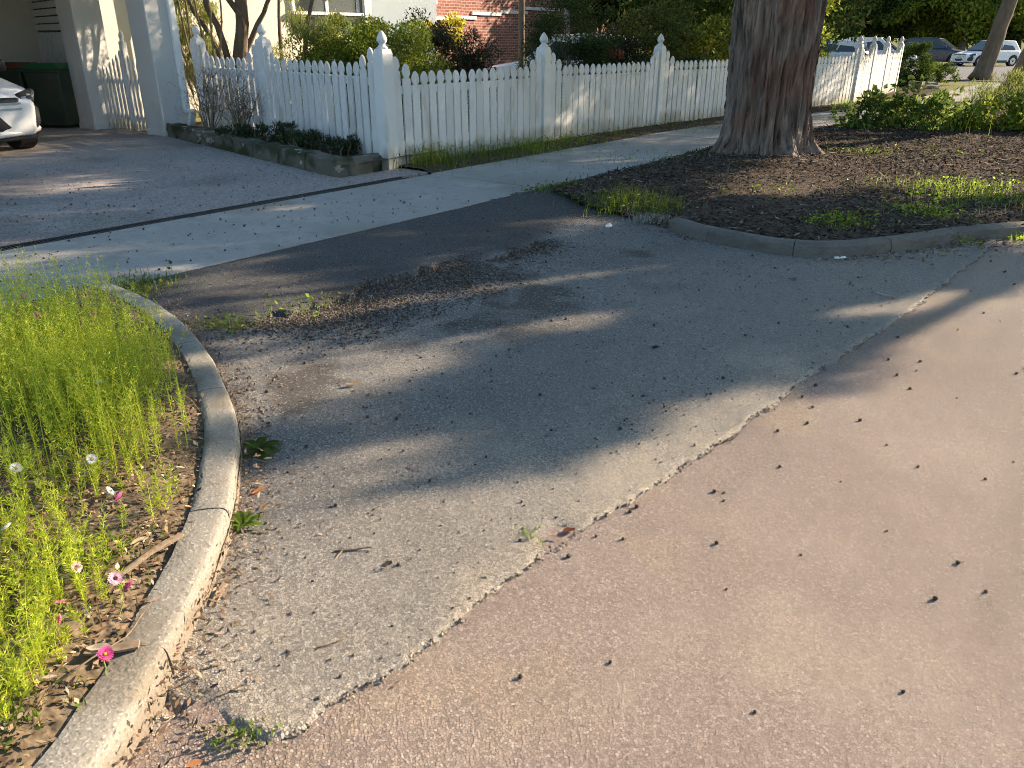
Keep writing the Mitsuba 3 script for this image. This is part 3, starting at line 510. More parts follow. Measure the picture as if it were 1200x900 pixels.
# ------------------------------------------------------------------ cars
CIRC = trimesh.creation.cylinder
def yaxis(m): m.apply_transform(trimesh.transformations.rotation_matrix(math.pi / 2, [1, 0, 0])); return m
def car(label, pos, heading, body_mat, suv=True, z=0.0, group=None, plate=True):
    t = thing('parked_car', label, 'car', group); M = T().translate([float(pos[0]), float(pos[1]), z]).rotate([0, 0, 1], heading)
    L, Wd = (4.4, 1.82) if suv else (4.15, 1.76); hx = L / 2; zb = .98 if suv else .90; zr = 1.62 if suv else 1.48; rw = .34 if suv else .31
    S = lambda pts, r: hull_spheres([(x, s * y, zz) for x, y, zz in pts for s in (-1, 1)], r, 12)
    y = Wd / 2
    lower = S([(hx - .12, y - .32, .34), (hx - .10, y - .30, .62), (hx - .55, y - .12, .32), (hx - .55, y - .12, zb - .24), (-hx + .35, y - .12, .34), (-hx + .12, y - .24, .42), (-hx + .12, y - .22, zb - .12), (-hx + .5, y - .12, zb - .08), (hx - 1.35, y - .14, zb - .08), (hx - .32, y - .32, zb - .25)], .10)
    arch = None
    for wx in (hx - .84, -hx + .80):
        for s in (-1, 1):
            c = m3.Manifold.cylinder(.5, rw + .06, rw + .06, 28, True).rotate([90, 0, 0]).translate([wx, s * (y - .12), rw]); arch = c if arch is None else arch + c
    part(t, 'body', put(mikit.ply(tm(lower - arch), body_mat, smooth=35), M))
    xb, xf = -hx + .22, hx - 1.15; rb, rf = -hx + .62, hx - 2.0
    cab = S([(xb, y - .20, zb - .06), (xf, y - .24, zb - .08), (rb, y - .36, zr - .07), (rf, y - .36, zr - .06), ((rb + rf) / 2, y - .35, zr - .04)], .06)
    cb = part(t, 'cabin', put(mikit.ply(tm(cab), body_mat, smooth=30), M))
    def quad(pts, th=.012):
        p = np.array(pts, float); n = unit(np.cross(p[1] - p[0], p[2] - p[0])); return tm(m3.Manifold.hull_points(np.vstack([p - n * .03, p + n * th]).astype(np.float32)))
    for s in (-1, 1):
        yb, yt = s * (y - .142), s * (y - .305); zl, zt = zb + .03, zr - .12
        for xa, xc, xd, xe in ((xb + .42, xb + (xf - xb) * .52, (rb + rf) / 2 + .1, rb + .34), (xb + (xf - xb) * .52 + .07, xf - .38, rf - .06, (rb + rf) / 2 + .17)):
            p = [(xa, yb, zl), (xc, yb, zl), (xd, yt, zt), (xe, yt, zt)]
            part(cb, 'window', put(mikit.ply(quad(p if s < 0 else p[::-1]), 'dark_glass'), M))
        part(t, 'mirror', put(mikit.ply(tm(hull_spheres([(xf - .30, s * (y + .02), zb + .06), (xf - .30, s * (y + .12), zb + .08), (xf - .28, s * (y + .10), zb + .16)], .045, 8)), 'black_trim', smooth=40), M))
        part(t, 'headlight', put(mikit.ply(tm(hull_spheres([(hx - .10, s * (y - .36), zb - .30), (hx - .16, s * (y - .20), zb - .28), (hx - .42, s * (y - .06), zb - .20), (hx - .16, s * (y - .34), zb - .24)], .05, 8)), 'dark_glass', smooth=40), M))
        part(t, 'tail_light', put(mikit.ply(tm(hull_spheres([(-hx + .06, s * (y - .28), zb - .12), (-hx + .16, s * (y - .10), zb - .05), (-hx + .10, s * (y - .16), zb - .30)], .05, 8)), 'tail_red', smooth=40), M))
        part(t, 'sill', put(mikit.ply(box(L - 2.5, .05, .12, (0, s * (y - .03), .30), .015), 'black_trim'), M))
        for wx in (hx - .84, -hx + .80):
            w = part(t, 'wheel', put(mikit.ply(yaxis(CIRC(rw, .22, sections=28)), 'rubber', smooth=40), M @ T().translate([wx, s * (y - .14), rw])))
            part(w, 'rim', put(mikit.ply(yaxis(CIRC(rw * .64, .235, sections=20)), 'alloy', smooth=40), M @ T().translate([wx, s * (y - .14), rw])))
            part(w, 'hub', put(mikit.ply(yaxis(CIRC(rw * .2, .25, sections=12)), 'black_trim', smooth=40), M @ T().translate([wx, s * (y - .14), rw])))
    wf = [(xf + .06 - .02, -(y - .28), zb + .02), (xf + .04, y - .28, zb + .02), (rf + .09, y - .42, zr - .05), (rf + .09, -(y - .42), zr - .05)]
    part(cb, 'windscreen', put(mikit.ply(quad(wf, .035), 'dark_glass'), M))
    wr = [(xb - .05, y - .28, zb + .06), (xb - .05, -(y - .28), zb + .06), (rb - .05, -(y - .42), zr - .08), (rb - .05, y - .42, zr - .08)]
    part(cb, 'rear_window', put(mikit.ply(quad(wr, .02), 'dark_glass'), M))
    part(t, 'lower_grille', put(mikit.ply(tm(hull_spheres([(hx - .10, s * (y - .26), zz) for s in (-1, 1) for zz in (.37, .52)] + [(hx - .045, 0, .36), (hx - .045, 0, .53)] + [(hx - .30, s * (y - .11), zz) for s in (-1, 1) for zz in (.40, .56)], .055, 8)), 'black_trim', smooth=40), M))
    g = part(t, 'grille', put(mikit.ply(tm(hull_spheres([(hx - .08, s * (y - .42), zz) for s in (-1, 1) for zz in (.44, .68)] + [(hx - .06, 0, .42), (hx - .06, 0, .69)], .055, 8)), 'black_trim', smooth=40), M))
    for s in (-1, 1): part(t, 'lamp', put(mikit.ply(tm(hull_spheres([(hx - .10, s * (y - .33), zb - .28), (hx - .20, s * (y - .20), zb - .25)], .045, 8)), 'lamp_glass', smooth=40), M))
    for zz in (.60, .67): part(g, 'bar', put(mikit.ply(box(.02, 1.0, .02, (hx + .0, 0, zz)), 'alloy'), M))
    part(t, 'bumper', put(mikit.ply(tm(hull_spheres([(hx - .09, s * (y - .34), .30) for s in (-1, 1)] + [(hx - .02, 0, .28), (hx - .34, y - .10, .31), (hx - .34, -y + .10, .31)], .045, 8)), body_mat, smooth=40), M))
    part(t, 'skirt', put(mikit.ply(box(.3, 1.3, .09, (hx - .22, 0, .235), .02), 'black_trim'), M))
    if plate: part(t, 'number_plate', put(mikit.ply(box(.012, .37, .12, (hx + .012, 0, .50)), 'label_paper'), M))
    return t
c = W(4.02, 14.1); car('white car with a black grille nosing out of the carport at the left edge', c, ROT_EN - 90 + 3, 'car_white', True, .024)
car('dark navy SUV parked across the far street, right of the fence end', (27.6, 55.5), -38, 'car_navy', True, -.05, )
car('white hatchback parked on the far street behind the leaning trunk', (29.6, 53.0), 196, 'car_white', False, -.05)
car('silver SUV parked beyond the fence end, left of the navy SUV', (20.3, 47.5), -30, 'car_silver', True, -.05)
car('pale wagon parked farthest left behind the sunlit fence', (17.4, 46.5), 150, 'car_silver', False, -.05)
car('white car in the brick house yard, its front wing showing over the fence', (1.35, 23.2), 176, 'car_white', True, -.03)
struct('side_street', sheet_ply((np.array([W(38, -60, -.03), W(62, -60, -.03), W(62, 60, -.03), W(38, 60, -.03)]), np.array([[0, 1, 2], [0, 2, 3]])), 'far_asphalt'), 'grey asphalt side street with sun stripes beyond the footpath')

# ------------------------------------------------------------------ trees
def old_trunk():
    nt, nz, H = 300, 190, 3.2
    th = np.arange(nt) * 2 * np.pi / nt; z = np.linspace(0, 1, nz) ** 1.25 * H
    tt, zz = np.meshgrid(th, z, indexing='ij')
    lob = .5 + .5 * np.cos(tt * 5 + .9 + .4 * np.sin(zz * 1.3) + .7 * np.sin(tt * 2 + 1)); flare = np.exp(-zz / .20)
    rad = .475 + .05 * np.clip((zz - .9) / 1.2, 0, 1.2) + .03 * np.cos(2 * tt + .4) + flare * (.12 + .42 * lob ** 1.6) + .09 * lob * np.exp(-zz / .6)
    q = np.stack([np.cos(tt) * 1.0, np.sin(tt) * 1.0, zz * .28 + .05 * np.sin(tt * 3)], -1)
    big = meshkit.fbm(q * 3.2, 3, 4) - .5; rid = 1 - np.abs(2 * meshkit.fbm(q * [6.5, 6.5, 3.2] + 5, 3, 8) - 1); fine = 1 - np.abs(2 * meshkit.fbm(q * [17, 17, 6.0], 3, 2) - 1)
    rad = rad + big * .16 + (rid - .7) * .22 + (fine - .7) * .075
    rad = rad * .90; lean = zz * -.015
    v = np.stack([TREE[0] + rad * np.cos(tt) + lean, TREE[1] + rad * np.sin(tt), zz - .02], -1).reshape(-1, 3)
    i, j = np.meshgrid(np.arange(nt), np.arange(nz - 1), indexing='ij'); a, b = i * nz + j, ((i + 1) % nt) * nz + j
    qd = np.stack([a, b, b + 1, a + 1], -1).reshape(-1, 4); return v, np.vstack([qd[:, [0, 1, 2]], qd[:, [0, 2, 3]]])
GUM = [(.055, .085, .025), (.07, .10, .03), (.045, .075, .028), (.09, .11, .04)]
ot = thing('old_tree', 'massive old tree with fibrous grey brown bark and flared base in the mulched bed', 'tree')
vf = old_trunk(); part(ot, 'trunk', sheet_ply(vf, 'bark'))
top = TREE + [.06, 0, 2.7]
for k, (d, rr) in enumerate([((-2.6, .9, 3.4), .34), ((2.2, 1.8, 3.6), .33), ((.2, -2.6, 3.4), .28), ((-.2, 2.4, 4.4), .3)]):
    p = wiggle(top + np.array(d) * .03, top + np.array(d), 9, .3, k + 4); part(ot, 'limb', mikit.ply(tube(p, np.linspace(rr, .1, 9), 14, .05, k), 'bark', smooth=True))
part(ot, 'crown', vc_ply(crown(21, TREE + [1.2, 2.4, 6.9], (7.4, 7.8, 3.4), 290, 80000, .17, .05, GUM, (.45, .95), .5, .3, lambda p: p[:, 2] > 3.4), 'leaf_thin'))

def street_tree(name, label, base, lean, r0, th, crown_c, crown_r, seed, clumps=110, n=20000, pal=GUM, L=.17, w=.05, group=None, zmin=2.9, shell=.4, limbs=4, droop=.4, cr=(.45, .9), mat='bark_plain', kp=None):
    t = thing(name, label, 'tree', group); b = np.array([*base, -.05]); tp = b + np.array([lean[0], lean[1], th]); rs = R(seed)
    nb = max(8, int(th * 4)); part(t, 'trunk', mikit.ply(tube(wiggle(b, tp, nb, .08, seed), r0 * (1 + .5 * np.exp(-np.linspace(0, th, nb) / .25)) * np.linspace(1, .72, nb), 18, .035 * r0 / .3, seed), mat, smooth=True))
    for k in range(limbs):
        a = k * 2 * math.pi / limbs + rs.uniform(-.4, .4); d = np.array([math.cos(a) * crown_r[0] * .62, math.sin(a) * crown_r[1] * .62, 0]); e = np.array(crown_c) + d + [0, 0, rs.uniform(-.2, .5) * crown_r[2]]
        s0 = b + (tp - b) * rs.uniform(.78, .99); part(t, 'limb', mikit.ply(tube(wiggle(s0, e, 9, .25, seed + k), np.linspace(r0 * .5, .03, 9), 8, .01, k), mat, smooth=True))
    part(t, 'crown', vc_ply(crown(seed, crown_c, crown_r, clumps, n, L, w, pal, cr, droop, shell, (lambda p: (p[:, 2] > zmin) & (True if kp is None else kp(p)))), 'leaf_thin'))
    return t
street_tree('street_tree', 'tall street tree with brown trunk cut off by the right edge of the view', (13.2, 21.9), (1.1, -.1), .42, 3.6, (14.2, 21.8, 6.6), (4.6, 4.4, 2.9), 31, clumps=190, n=42000)
street_tree('street_tree', 'leaning brown street tree trunk standing before the parked white hatchback', (19.3, 34.6), (.85, .2), .34, 4.2, (20.6, 34.8, 7.0), (4.6, 4.6, 2.8), 32, zmin=3.4)
street_tree('street_tree', 'unseen street tree added right of the view, its crown cut to cast shade streaks', (11.2, 10.4), (.3, .1), .28, 3.2, (11.6, 9.9, 5.1), (4.4, 2.9, 1.55), 33, clumps=270, n=60000, cr=(.13, .40), shell=.15, kp=lambda p: (meshkit.noise(np.stack([(-p[:, 0] * .4226 + p[:, 1] * .906) * 2.9, (p[:, 0] * .906 + p[:, 1] * .4226 - 2.246 * p[:, 2]) * .42, p[:, 2] * .25], -1), 12) > .35) & ((-p[:, 0] * .4226 + p[:, 1] * .906) > 1.98 + .25 * np.clip(p[:, 0] * .906 + p[:, 1] * .4226 - 2.246 * p[:, 2], 0, 5) + (meshkit.noise(p * 1.3, 4) - .5) * .7), zmin=3.6)  # unseen tree added as shade caster; leaves cut in bands along the sun
street_tree('street_tree', 'second unseen street tree added for shade right of the view, farther along the kerb', (12.7, 15.9), (.2, .1), .27, 3.2, (12.6, 15.7, 6.7), (3.5, 3.3, 2.2), 34, clumps=110, n=34000, cr=(.3, .65), zmin=4.6)  # another unseen tree, added to shade the footpath, driveway and fence

DK = [(.07, .115, .03), (.095, .14, .036), (.12, .165, .042)]; YG = [(.26, .30, .05), (.19, .25, .04), (.32, .33, .06), (.11, .16, .03)]
far = [((20, 92), 8.5, DK), ((34, 96), 8.5, DK), ((48, 96), 8.5, DK), ((28, 84), 7.0, YG), ((16, 66), 5.2, DK), ((24.0, 71), 5.5, YG), ((30.5, 73), 5.6, DK), ((37, 70), 5.6, YG), ((44, 74), 6.2, DK), ((52, 70), 6.0, DK), ((8.5, 62), 5.6, DK), ((60, 80), 7, DK)]
txt = ['distant dark tree in the gap above the silver SUV', 'distant dark tree in the gap above the white hatchback', 'distant dark tree at the right edge above the parked cars', 'distant yellow green tree in the gap above the navy SUV', 'dark broad tree beyond the parked wagon, its crown over the fence end', 'yellow green lit tree behind the silver SUV', 'dark green tree behind the navy SUV roof', 'yellow green tree behind the white hatchback',
       'dark tree farthest right behind the parked cars', 'dark tree right of the leaning trunk in the distance', 'dark tree hidden mostly behind the big trunk', 'distant dark tree at the far right of the row']
for k, ((x, y), rr, pal) in enumerate(far):
    street_tree('background_tree', txt[k], (x, y), (.5 - .1 * k, 0), .32, 2.4, (x, y, 3.9 if k < 4 else 4.6), (rr, 4.2, 3.9 if k < 4 else 3.4), 50 + k, 130, 17000, pal, .42, .20, 'trees beyond the side street', .3 if k < 4 else 1.5, .45, 4, .2, (.7, 1.3))
for k, (x, y, rr, h) in enumerate([(6.2, 27.5, 2.6, 2.6), (9.6, 31, 3.0, 2.8), (11.5, 37, 3.0, 2.6), (4.2, 33, 2.4, 3.4)]):
    street_tree('garden_tree', ['dark garden tree above the yellow green shrubs, left of the big trunk', 'dark garden tree behind the big trunk', 'dark leafy tree right of the big trunk above the fence', 'garden tree against the brick house'][k], (x, y), (.2, 0), .16, 1.8, (x, y, h), (rr, 2.2, 2.3), 70 + k, 80, 9000, DK if k % 2 == 0 else GUM, .26, .10, None, .5, .4, 3, .2, (.45, .9))

# thin leaved tree in the front garden, before the cream wall
wt = thing('garden_tree', 'multi stemmed tree with weeping pale leaves before the cream house wall', 'tree'); B0 = np.array([-5.45, 16.2, -.05])
part(wt, 'trunk', mikit.ply(tube(wiggle(B0, B0 + [.42, .1, 2.6], 14, .07, 3), np.linspace(.16, .10, 14), 14, .02, 2), 'bark_plain', smooth=True))
for k, (a, e, r0) in enumerate([((-.05, 0, .9), (-.75, .0, 2.7), .06), ((.1, 0, .6), (-.3, -.2, 2.9), .075), ((.25, .1, 1.2), (1.15, .3, 2.8), .055), ((.35, 0, 1.9), (-.5, .1, 3.2), .06), ((1.25, -.4, .3), (1.95, -.3, 2.9), .05), ((.9, .3, 0), (1.0, .4, 2.6), .045)]):
    part(wt, 'limb', mikit.ply(tube(wiggle(B0 + a, B0 + e, 9, .12, k + 9), np.linspace(r0, r0 * .6, 9), 8, .006, k), 'bark_plain', smooth=True))
PALE = [(.27, .32, .09), (.33, .37, .12), (.21, .27, .08), (.38, .38, .15)]
rs = R(8); cc = []
for x0, x1, z0, z1, m in [(-1.05, -.2, .75, 2.6, 46), (.85, 2.2, 1.5, 2.7, 16), (-.6, 1.8, 2.4, 4.2, 30), (-1.1, 2.2, 3.0, 4.6, 26), (.9, 1.8, .9, 1.5, 5)]:
    for _ in range(m): cc.append(B0 + [rs.uniform(x0, x1), rs.uniform(-.7, .7), rs.uniform(z0, z1)])
cc = np.array(cc); rad = rs.uniform(.14, .32, len(cc)); p, kk = clump_points(rs, cc, rad, 27000)
d = unit(rand_dirs(rs, len(p)) * .6 + [0, 0, -1]); v, f = leaf_mesh(p, d, rs.uniform(.06, .12, len(p)), rs.uniform(.012, .022, len(p)), rs)
part(wt, 'foliage', vc_ply((v, f, leaf_colours(rs, len(p), PALE)), 'leaf_thin'))
st = thing('climbing_vine', 'bare brown vine stems climbing between the carport columns', 'vine')
for k in range(9):
    a = W(7.75 + .05 * k, 14.0 - .1 * k, .9 - .02 * k); part(st, 'stem', mikit.ply(tube(wiggle(a + [.4, 0, -.3], a + [-.55 + .12 * k, .1, 2.0], 12, .12, k + 40), np.linspace(.022, .013, 12), 6), 'twig_wood', smooth=True))

# ------------------------------------------------------------------ shrubs and hedges
def shrub(name, label, category, c, rad, seed, n, L, w, pal, clumps=60, cr=(.16, .34), shell=.55, droop=-.3, stems=7, flat=None, zmin=.02, group=None, mat='leaf_thin'):
    t = thing(name, label, category, group); c = np.array(c, float); rs = R(seed)
    def keep(p):
        m = p[:, 2] > zmin
        if flat is not None: m &= p[:, 2] < flat + (meshkit.fbm(p * [2.2, 2.2, 0] + 3, 3, seed) - .5) * .35
        return m
    part(t, 'foliage', vc_ply(crown(seed, c, rad, clumps, n, L, w, pal, cr, droop, shell, keep), mat))
    ss = []
    for k in range(stems):
        a = rs.uniform(0, 6.28); e = c + np.array([math.cos(a) * rad[0] * .6, math.sin(a) * rad[1] * .6, rs.uniform(-.1, .6) * rad[2]]); ss.append(tube(wiggle([c[0] + .08 * math.cos(a), c[1] + .08 * math.sin(a), -.02], e, 7, .06, seed + k), np.linspace(.018, .006, 7), 6))
    part(t, 'stems', mikit.ply(cat(ss), 'twig_wood', smooth=True)); return t
HEDGE = [(.24, .30, .045), (.19, .25, .04), (.30, .34, .06), (.13, .18, .03)]
shrub('hedge', 'clipped yellow green hedge behind the side fence, its flat top lit', 'hedge', (-2.75, 15.9, .85), (1.6, .95, 1.2), 81, 56000, .055, .028, HEDGE, 260, (.2, .36), .25, -.4, 9, 1.80)
shrub('shrub', 'dull dark loose shrub between the hedge and the timber pole', 'shrub', (-1.35, 17.4, .75), (1.12, .9, 1.05), 82, 15000, .075, .03, [(.05, .06, .035), (.07, .075, .045), (.09, .07, .05)], 90, (.18, .34))
shrub('shrub', 'small clump of bright yellow leaves in front of the brick wall', 'shrub', (-1.5, 20.2, 1.65), (.55, .4, .42), 83, 900, .09, .05, [(.55, .48, .08), (.45, .42, .06)], 14, (.12, .22), zmin=1.2)
shrub('shrub', 'large rounded dense dark green bush behind the second fence post', 'shrub', (1.12, 17.6, 1.05), (.98, .9, 1.5), 84, 30000, .06, .022, [(.045, .075, .03), (.06, .09, .035), (.035, .06, .025)], 170, (.18, .32), .6, .1)
shrub('shrub', 'grey green shrub with reddish flowers right of the round bush', 'shrub', (2.25, 18.6, .75), (.75, .6, 1.0), 85, 7000, .07, .028, [(.08, .10, .05), (.12, .13, .07), (.10, .07, .05)], 50, (.14, .28))
fl = thing('red_flower', 'cluster of small red and pink flowers on the grey green shrub', 'flower'); rs = R(86)
pc = np.vstack([rs.normal(size=(60, 3)) * [.16, .1, .03] + [2.05, 18.1, 1.18], rs.normal(size=(50, 3)) * [.12, .1, .1] + [1.65, 17.9, .8]]); v, f = leaf_mesh(np.repeat(pc, 5, 0), unit(rand_dirs(rs, 550) + [0, 0, .7]), .055, .04, rs)
part(fl, 'blossom', vc_ply((v, f, leaf_colours(rs, 550, [(.55, .10, .06), (.50, .16, .14), (.40, .10, .12)])), 'petal_thin'))
shrub('shrub', 'tall sunlit shrub with yellow green leaves left of the big trunk', 'shrub', (4.55, 19.6, .95), (1.35, .9, 1.25), 87, 15000, .10, .04, [(.32, .32, .05), (.20, .24, .045), (.11, .15, .04), (.40, .36, .06)], 90, (.18, .36))
shrub('shrub', 'olive green shrub behind the third fence post', 'shrub', (3.15, 19.0, .95), (1.1, .8, 1.3), 88, 12000, .085, .032, [(.13, .155, .05), (.18, .20, .06), (.08, .11, .04)], 80, (.18, .34))
shrub('shrub', 'yellow green leafy shrub close behind the right side of the big trunk', 'shrub', (7.3, 21.5, 1.55), (.75, .6, 1.4), 89, 4200, .11, .055, [(.36, .40, .06), (.24, .30, .05)], 40, (.16, .3), zmin=.6)
shrub('shrub', 'dark bush at the far end of the white fence', 'shrub', (14.35, 30.2, .55), (.75, .8, .9), 90, 7000, .09, .045, DK, 50, (.16, .32))
shrub('shrub', 'low dark shrub across the end of the footpath', 'shrub', (15.6, 31.0, .25), (.8, .7, .45), 91, 3500, .08, .04, DK, 30, (.12, .24))
k = shrub('shrub', 'broad leaved dark green bush on the mulch right of the big tree', 'shrub', (7.0, 14.4, .22), (1.35, .8, .46), 92, 3000, .13, .07, [(.10, .155, .04), (.15, .21, .055), (.20, .26, .07)], 40, (.10, .30), .3, -.1, 14, zmin=.09)
shrub('shrub', 'bright yellow green leafy bush at the right edge of the mulched bed', 'shrub', (8.7, 13.85, .24), (1.2, .75, .46), 93, 3400, .11, .055, [(.24, .30, .05), (.17, .24, .045), (.32, .36, .07)], 46, (.10, .26), .35, -.3, 10, zmin=.09)
shrub('shrub', 'feathery grey green plant with upright tips at the right edge of the view', 'shrub', (9.9, 15.4, .42), (1.5, .8, .62), 94, 12000, .10, .013, [(.22, .27, .08), (.17, .22, .06), (.27, .30, .11)], 90, (.12, .26), .4, -1.6, 14, zmin=.05)
def twiggy(label, base, h, seed):
    t = thing('bare_shrub', label, 'shrub'); rs = R(seed); tw = []; b = np.array(base, float)
    for k in range(20):
        a = rs.uniform(0, 6.28); sp = rs.uniform(.12, .62) * h * .75; e = b + [math.cos(a) * sp, math.sin(a) * sp * .6, h * rs.uniform(.6, 1)]; p = wiggle(b + [math.cos(a) * .04, math.sin(a) * .04, 0], e, 9, .06, seed + k); tw.append(tube(p, np.linspace(.009, .003, 9), 5))
        for _ in range(5):
            i = rs.integers(3, 8); q = p[i] + [rs.normal() * .14, rs.normal() * .1, rs.uniform(.08, .26)]; tw.append(tube(wiggle(p[i], q, 5, .02, seed + k), np.linspace(.0045, .002, 5), 4))
    part(t, 'branches', mikit.ply(cat(tw), 'twig_wood', smooth=True))
    c = b + rs.normal(size=(700, 3)) * [.22, .15, .2] + [0, 0, h * .55]; c = c[c[:, 2] > .2]; v, f = leaf_mesh(c, rand_dirs(rs, len(c)), .03, .008, rs); part(t, 'foliage', vc_ply((v, f, leaf_colours(rs, len(c), [(.10, .10, .07), (.13, .12, .08)])), 'leaf_thin'))
twiggy('leafless twiggy shrub in the planter, nearer the carport', W(7.02, 11.4, .14), .98, 101)
twiggy('leafless twiggy shrub in the planter, nearer the fence corner post', W(7.0, 10.55, .14), .95, 120)
for k, (e, n, h) in enumerate([(6.75, 9.2, .3), (6.6, 8.6, .22), (6.75, 8.0, .16), (6.7, 9.9, .22)]):
    shrub('planter_plant', ['upright dark leafy plant midway along the planter', 'low dark spreading plant in the planter', 'low grey green cushion at the front end of the planter', 'small dark plant below the twiggy shrub'][k], 'plant', W(e, n, .16 + h * .5), (.26 + .06 * k, .2, h * .6), 130 + k, 900, .06, .018, [(.05, .075, .035), (.08, .10, .05), (.04, .06, .03)], 16, (.06, .14), .3, -.8, 5, zmin=.13)

# ------------------------------------------------------------------ grass and weeds
def blades(rs, base, h, w, lean=.5, seg=3):
    n = len(base); a = rs.uniform(0, 6.283, n); d = np.stack([np.cos(a), np.sin(a), a * 0], 1); s = np.stack([-np.sin(a), np.cos(a), a * 0], 1); L = np.broadcast_to(lean, (n,)) * rs.uniform(.2, 1.2, n); rows = []
    for k in range(seg + 1):
        t = k / seg; c = base + d * (L * h * t ** 1.8)[:, None] + np.array([0, 0, 1]) * (h * t * (1 - .25 * L * t))[:, None]; ww = (w * (1 - t * .92))[:, None] * .5; rows += [c - s * ww, c + s * ww]
    v = np.stack(rows, 1); m = v.shape[1]; o = np.arange(n)[:, None] * m; f = []
    for k in range(seg): f += [o + [2 * k, 2 * k + 1, 2 * k + 3], o + [2 * k, 2 * k + 3, 2 * k + 2]]
    return v.reshape(-1, 3), np.vstack(f), m
GR = [(.12, .20, .03), (.16, .24, .04), (.09, .15, .03), (.22, .25, .06)]
def tuft(label, pos, n, spread, h, seed, pal=GR, name='grass_tuft', category='grass tuft', broad=0, zfn=None, w=.006, lean=.6, bl=1.0):
    t = thing(name, label, category); rs = R(seed); p = np.array(pos, float) + rs.normal(size=(n, 3)) * [*np.broadcast_to(spread, 2), 0]
    if zfn is not None: p[:, 2] = zfn(*en(p)) - .005
    hh = h * rs.uniform(.4, 1.15, n); v, f, m = blades(rs, p, hh, w * rs.uniform(.7, 1.4, n), lean); labels[part(t, 'blades', vc_ply((v, f, leaf_colours(rs, n, pal, .2, m)), 'grass_thin'))] = {'kind': 'stuff'}
    if broad:
        c = np.array(pos, float) + rs.normal(size=(broad, 3)) * [*np.broadcast_to(spread, 2), 0]; 
        if zfn is not None: c[:, 2] = zfn(*en(c))
        c[:, 2] += rs.uniform(.005, h * .8, broad); v, f = leaf_mesh(c, unit(rand_dirs(rs, broad) * [1, 1, .4] + [0, 0, .25]), bl * rs.uniform(.02, .045, broad), bl * rs.uniform(.014, .028, broad), rs, .15); labels[part(t, 'leaves', vc_ply((v, f, leaf_colours(rs, broad, pal, .2)), 'grass_thin'))] = {'kind': 'stuff'}
    return t
BR = [(.22, .32, .04), (.28, .36, .06), (.17, .27, .04)]
for k, (lab, e, n, cnt, sx, h, zf, pal, broad) in enumerate([
    ('thick dark green grass at the foot of the tall fence corner post', 7.35, 7.02, 420, .22, .30, z_verge, GR, 60),
    ('grass clump along the fence foot between the first two posts', 8.3, 7.0, 420, .30, .22, z_verge, GR, 80),
    ('sunlit weedy grass below the pickets left of the second post', 9.3, 7.05, 420, .30, .20, z_verge, BR, 90),
    ('low weeds at the base of the second fence post', 10.3, 6.98, 320, .30, .14, z_verge, BR, 120),
    ('thin grass and leaves under the pickets right of the second post', 11.6, 6.95, 260, .36, .10, z_verge, GR, 120),
    ('sparse low weeds by the fence left of the big trunk', 13.6, 6.75, 260, .5, .09, z_verge, GR, 120),
    ('yellow green grass at the foot of the sunlit far fence', 20.6, 5.85, 260, .30, .16, z_verge, BR, 40),
    ('grass at the first post of the far fence', 22.4, 5.85, 220, .35, .16, z_verge, BR, 30),
    ('long dark grass at the left tip of the mulched bed', 6.45, 3.75, 520, .20, .16, z_bed_r, GR, 60),
    ('grass spilling over the broken end of the right kerb', 6.42, 3.35, 300, .13, .14, z_bed_r, GR, 60),
    ('low grass where the footpath meets the mulched bed', 6.85, 4.85, 300, .16, .06, z_bed_r, GR, 60),
    ('grassy fringe along the footpath edge left of the big tree', 9.3, 4.95, 360, .55, .07, z_bed_r, GR, 40),
    ('bright clover and grass behind the kerb, middle of the right bed', 6.85, 1.85, 150, .15, .07, z_bed_r, BR, 190),
    ('bright green weeds behind the kerb below the leafy bushes', 7.7, 1.38, 170, .20, .08, z_bed_r, BR, 220),
    ('sunlit yellow green grass patch at the far right of the mulched bed', 8.95, 1.25, 900, .38, .12, z_bed_r, BR, 420),
    ('small green weed growing at the foot of the right kerb', 7.12, 1.02, 90, .08, .07, None, BR, 50),
    ('weed patch in the gutter at the right edge of the view', 7.65, .62, 160, .17, .07, None, BR, 160),
    ('mossy grass patch on the mulch right of the trunk base', 11.4, 3.05, 260, .3, .06, z_bed_r, GR, 90),
    ('thin weeds scattered on the mulch before the leafy bush', 12.2, 2.2, 90, .4, .06, z_bed_r, GR, 40),
    ('small weeds on the bare soil in front of the trunk', 7.7, 2.9, 70, .25, .05, z_bed_r, GR, 50),
    ('short dry grass along the seam at the far tip of the left kerb', 2.35, 4.93, 420, .14, .07, None, GR, 40),
    ('low moss and grass at the foot of the left kerb by the pothole', 2.28, 3.85, 420, .09, .035, None, GR, 50),
    ('tiny weeds in the asphalt seam left of the pothole', 2.75, 3.78, 110, .12, .04, None, BR, 30),
    ('tall weeds among the leafy bushes beside the footpath', 15.6, 2.6, 240, .35, 0.5, z_bed_r, BR, 60),
    ('small grass tuft growing from the ragged asphalt edge', 1.72, 1.26, 30, .03, .028, None, GR, 0)]):
    tuft(lab, W(e, n, .01), cnt, sx, h, 200 + k, pal, 'grass_tuft', 'grass tuft', broad, zf, .007 if n > 4 else .005)
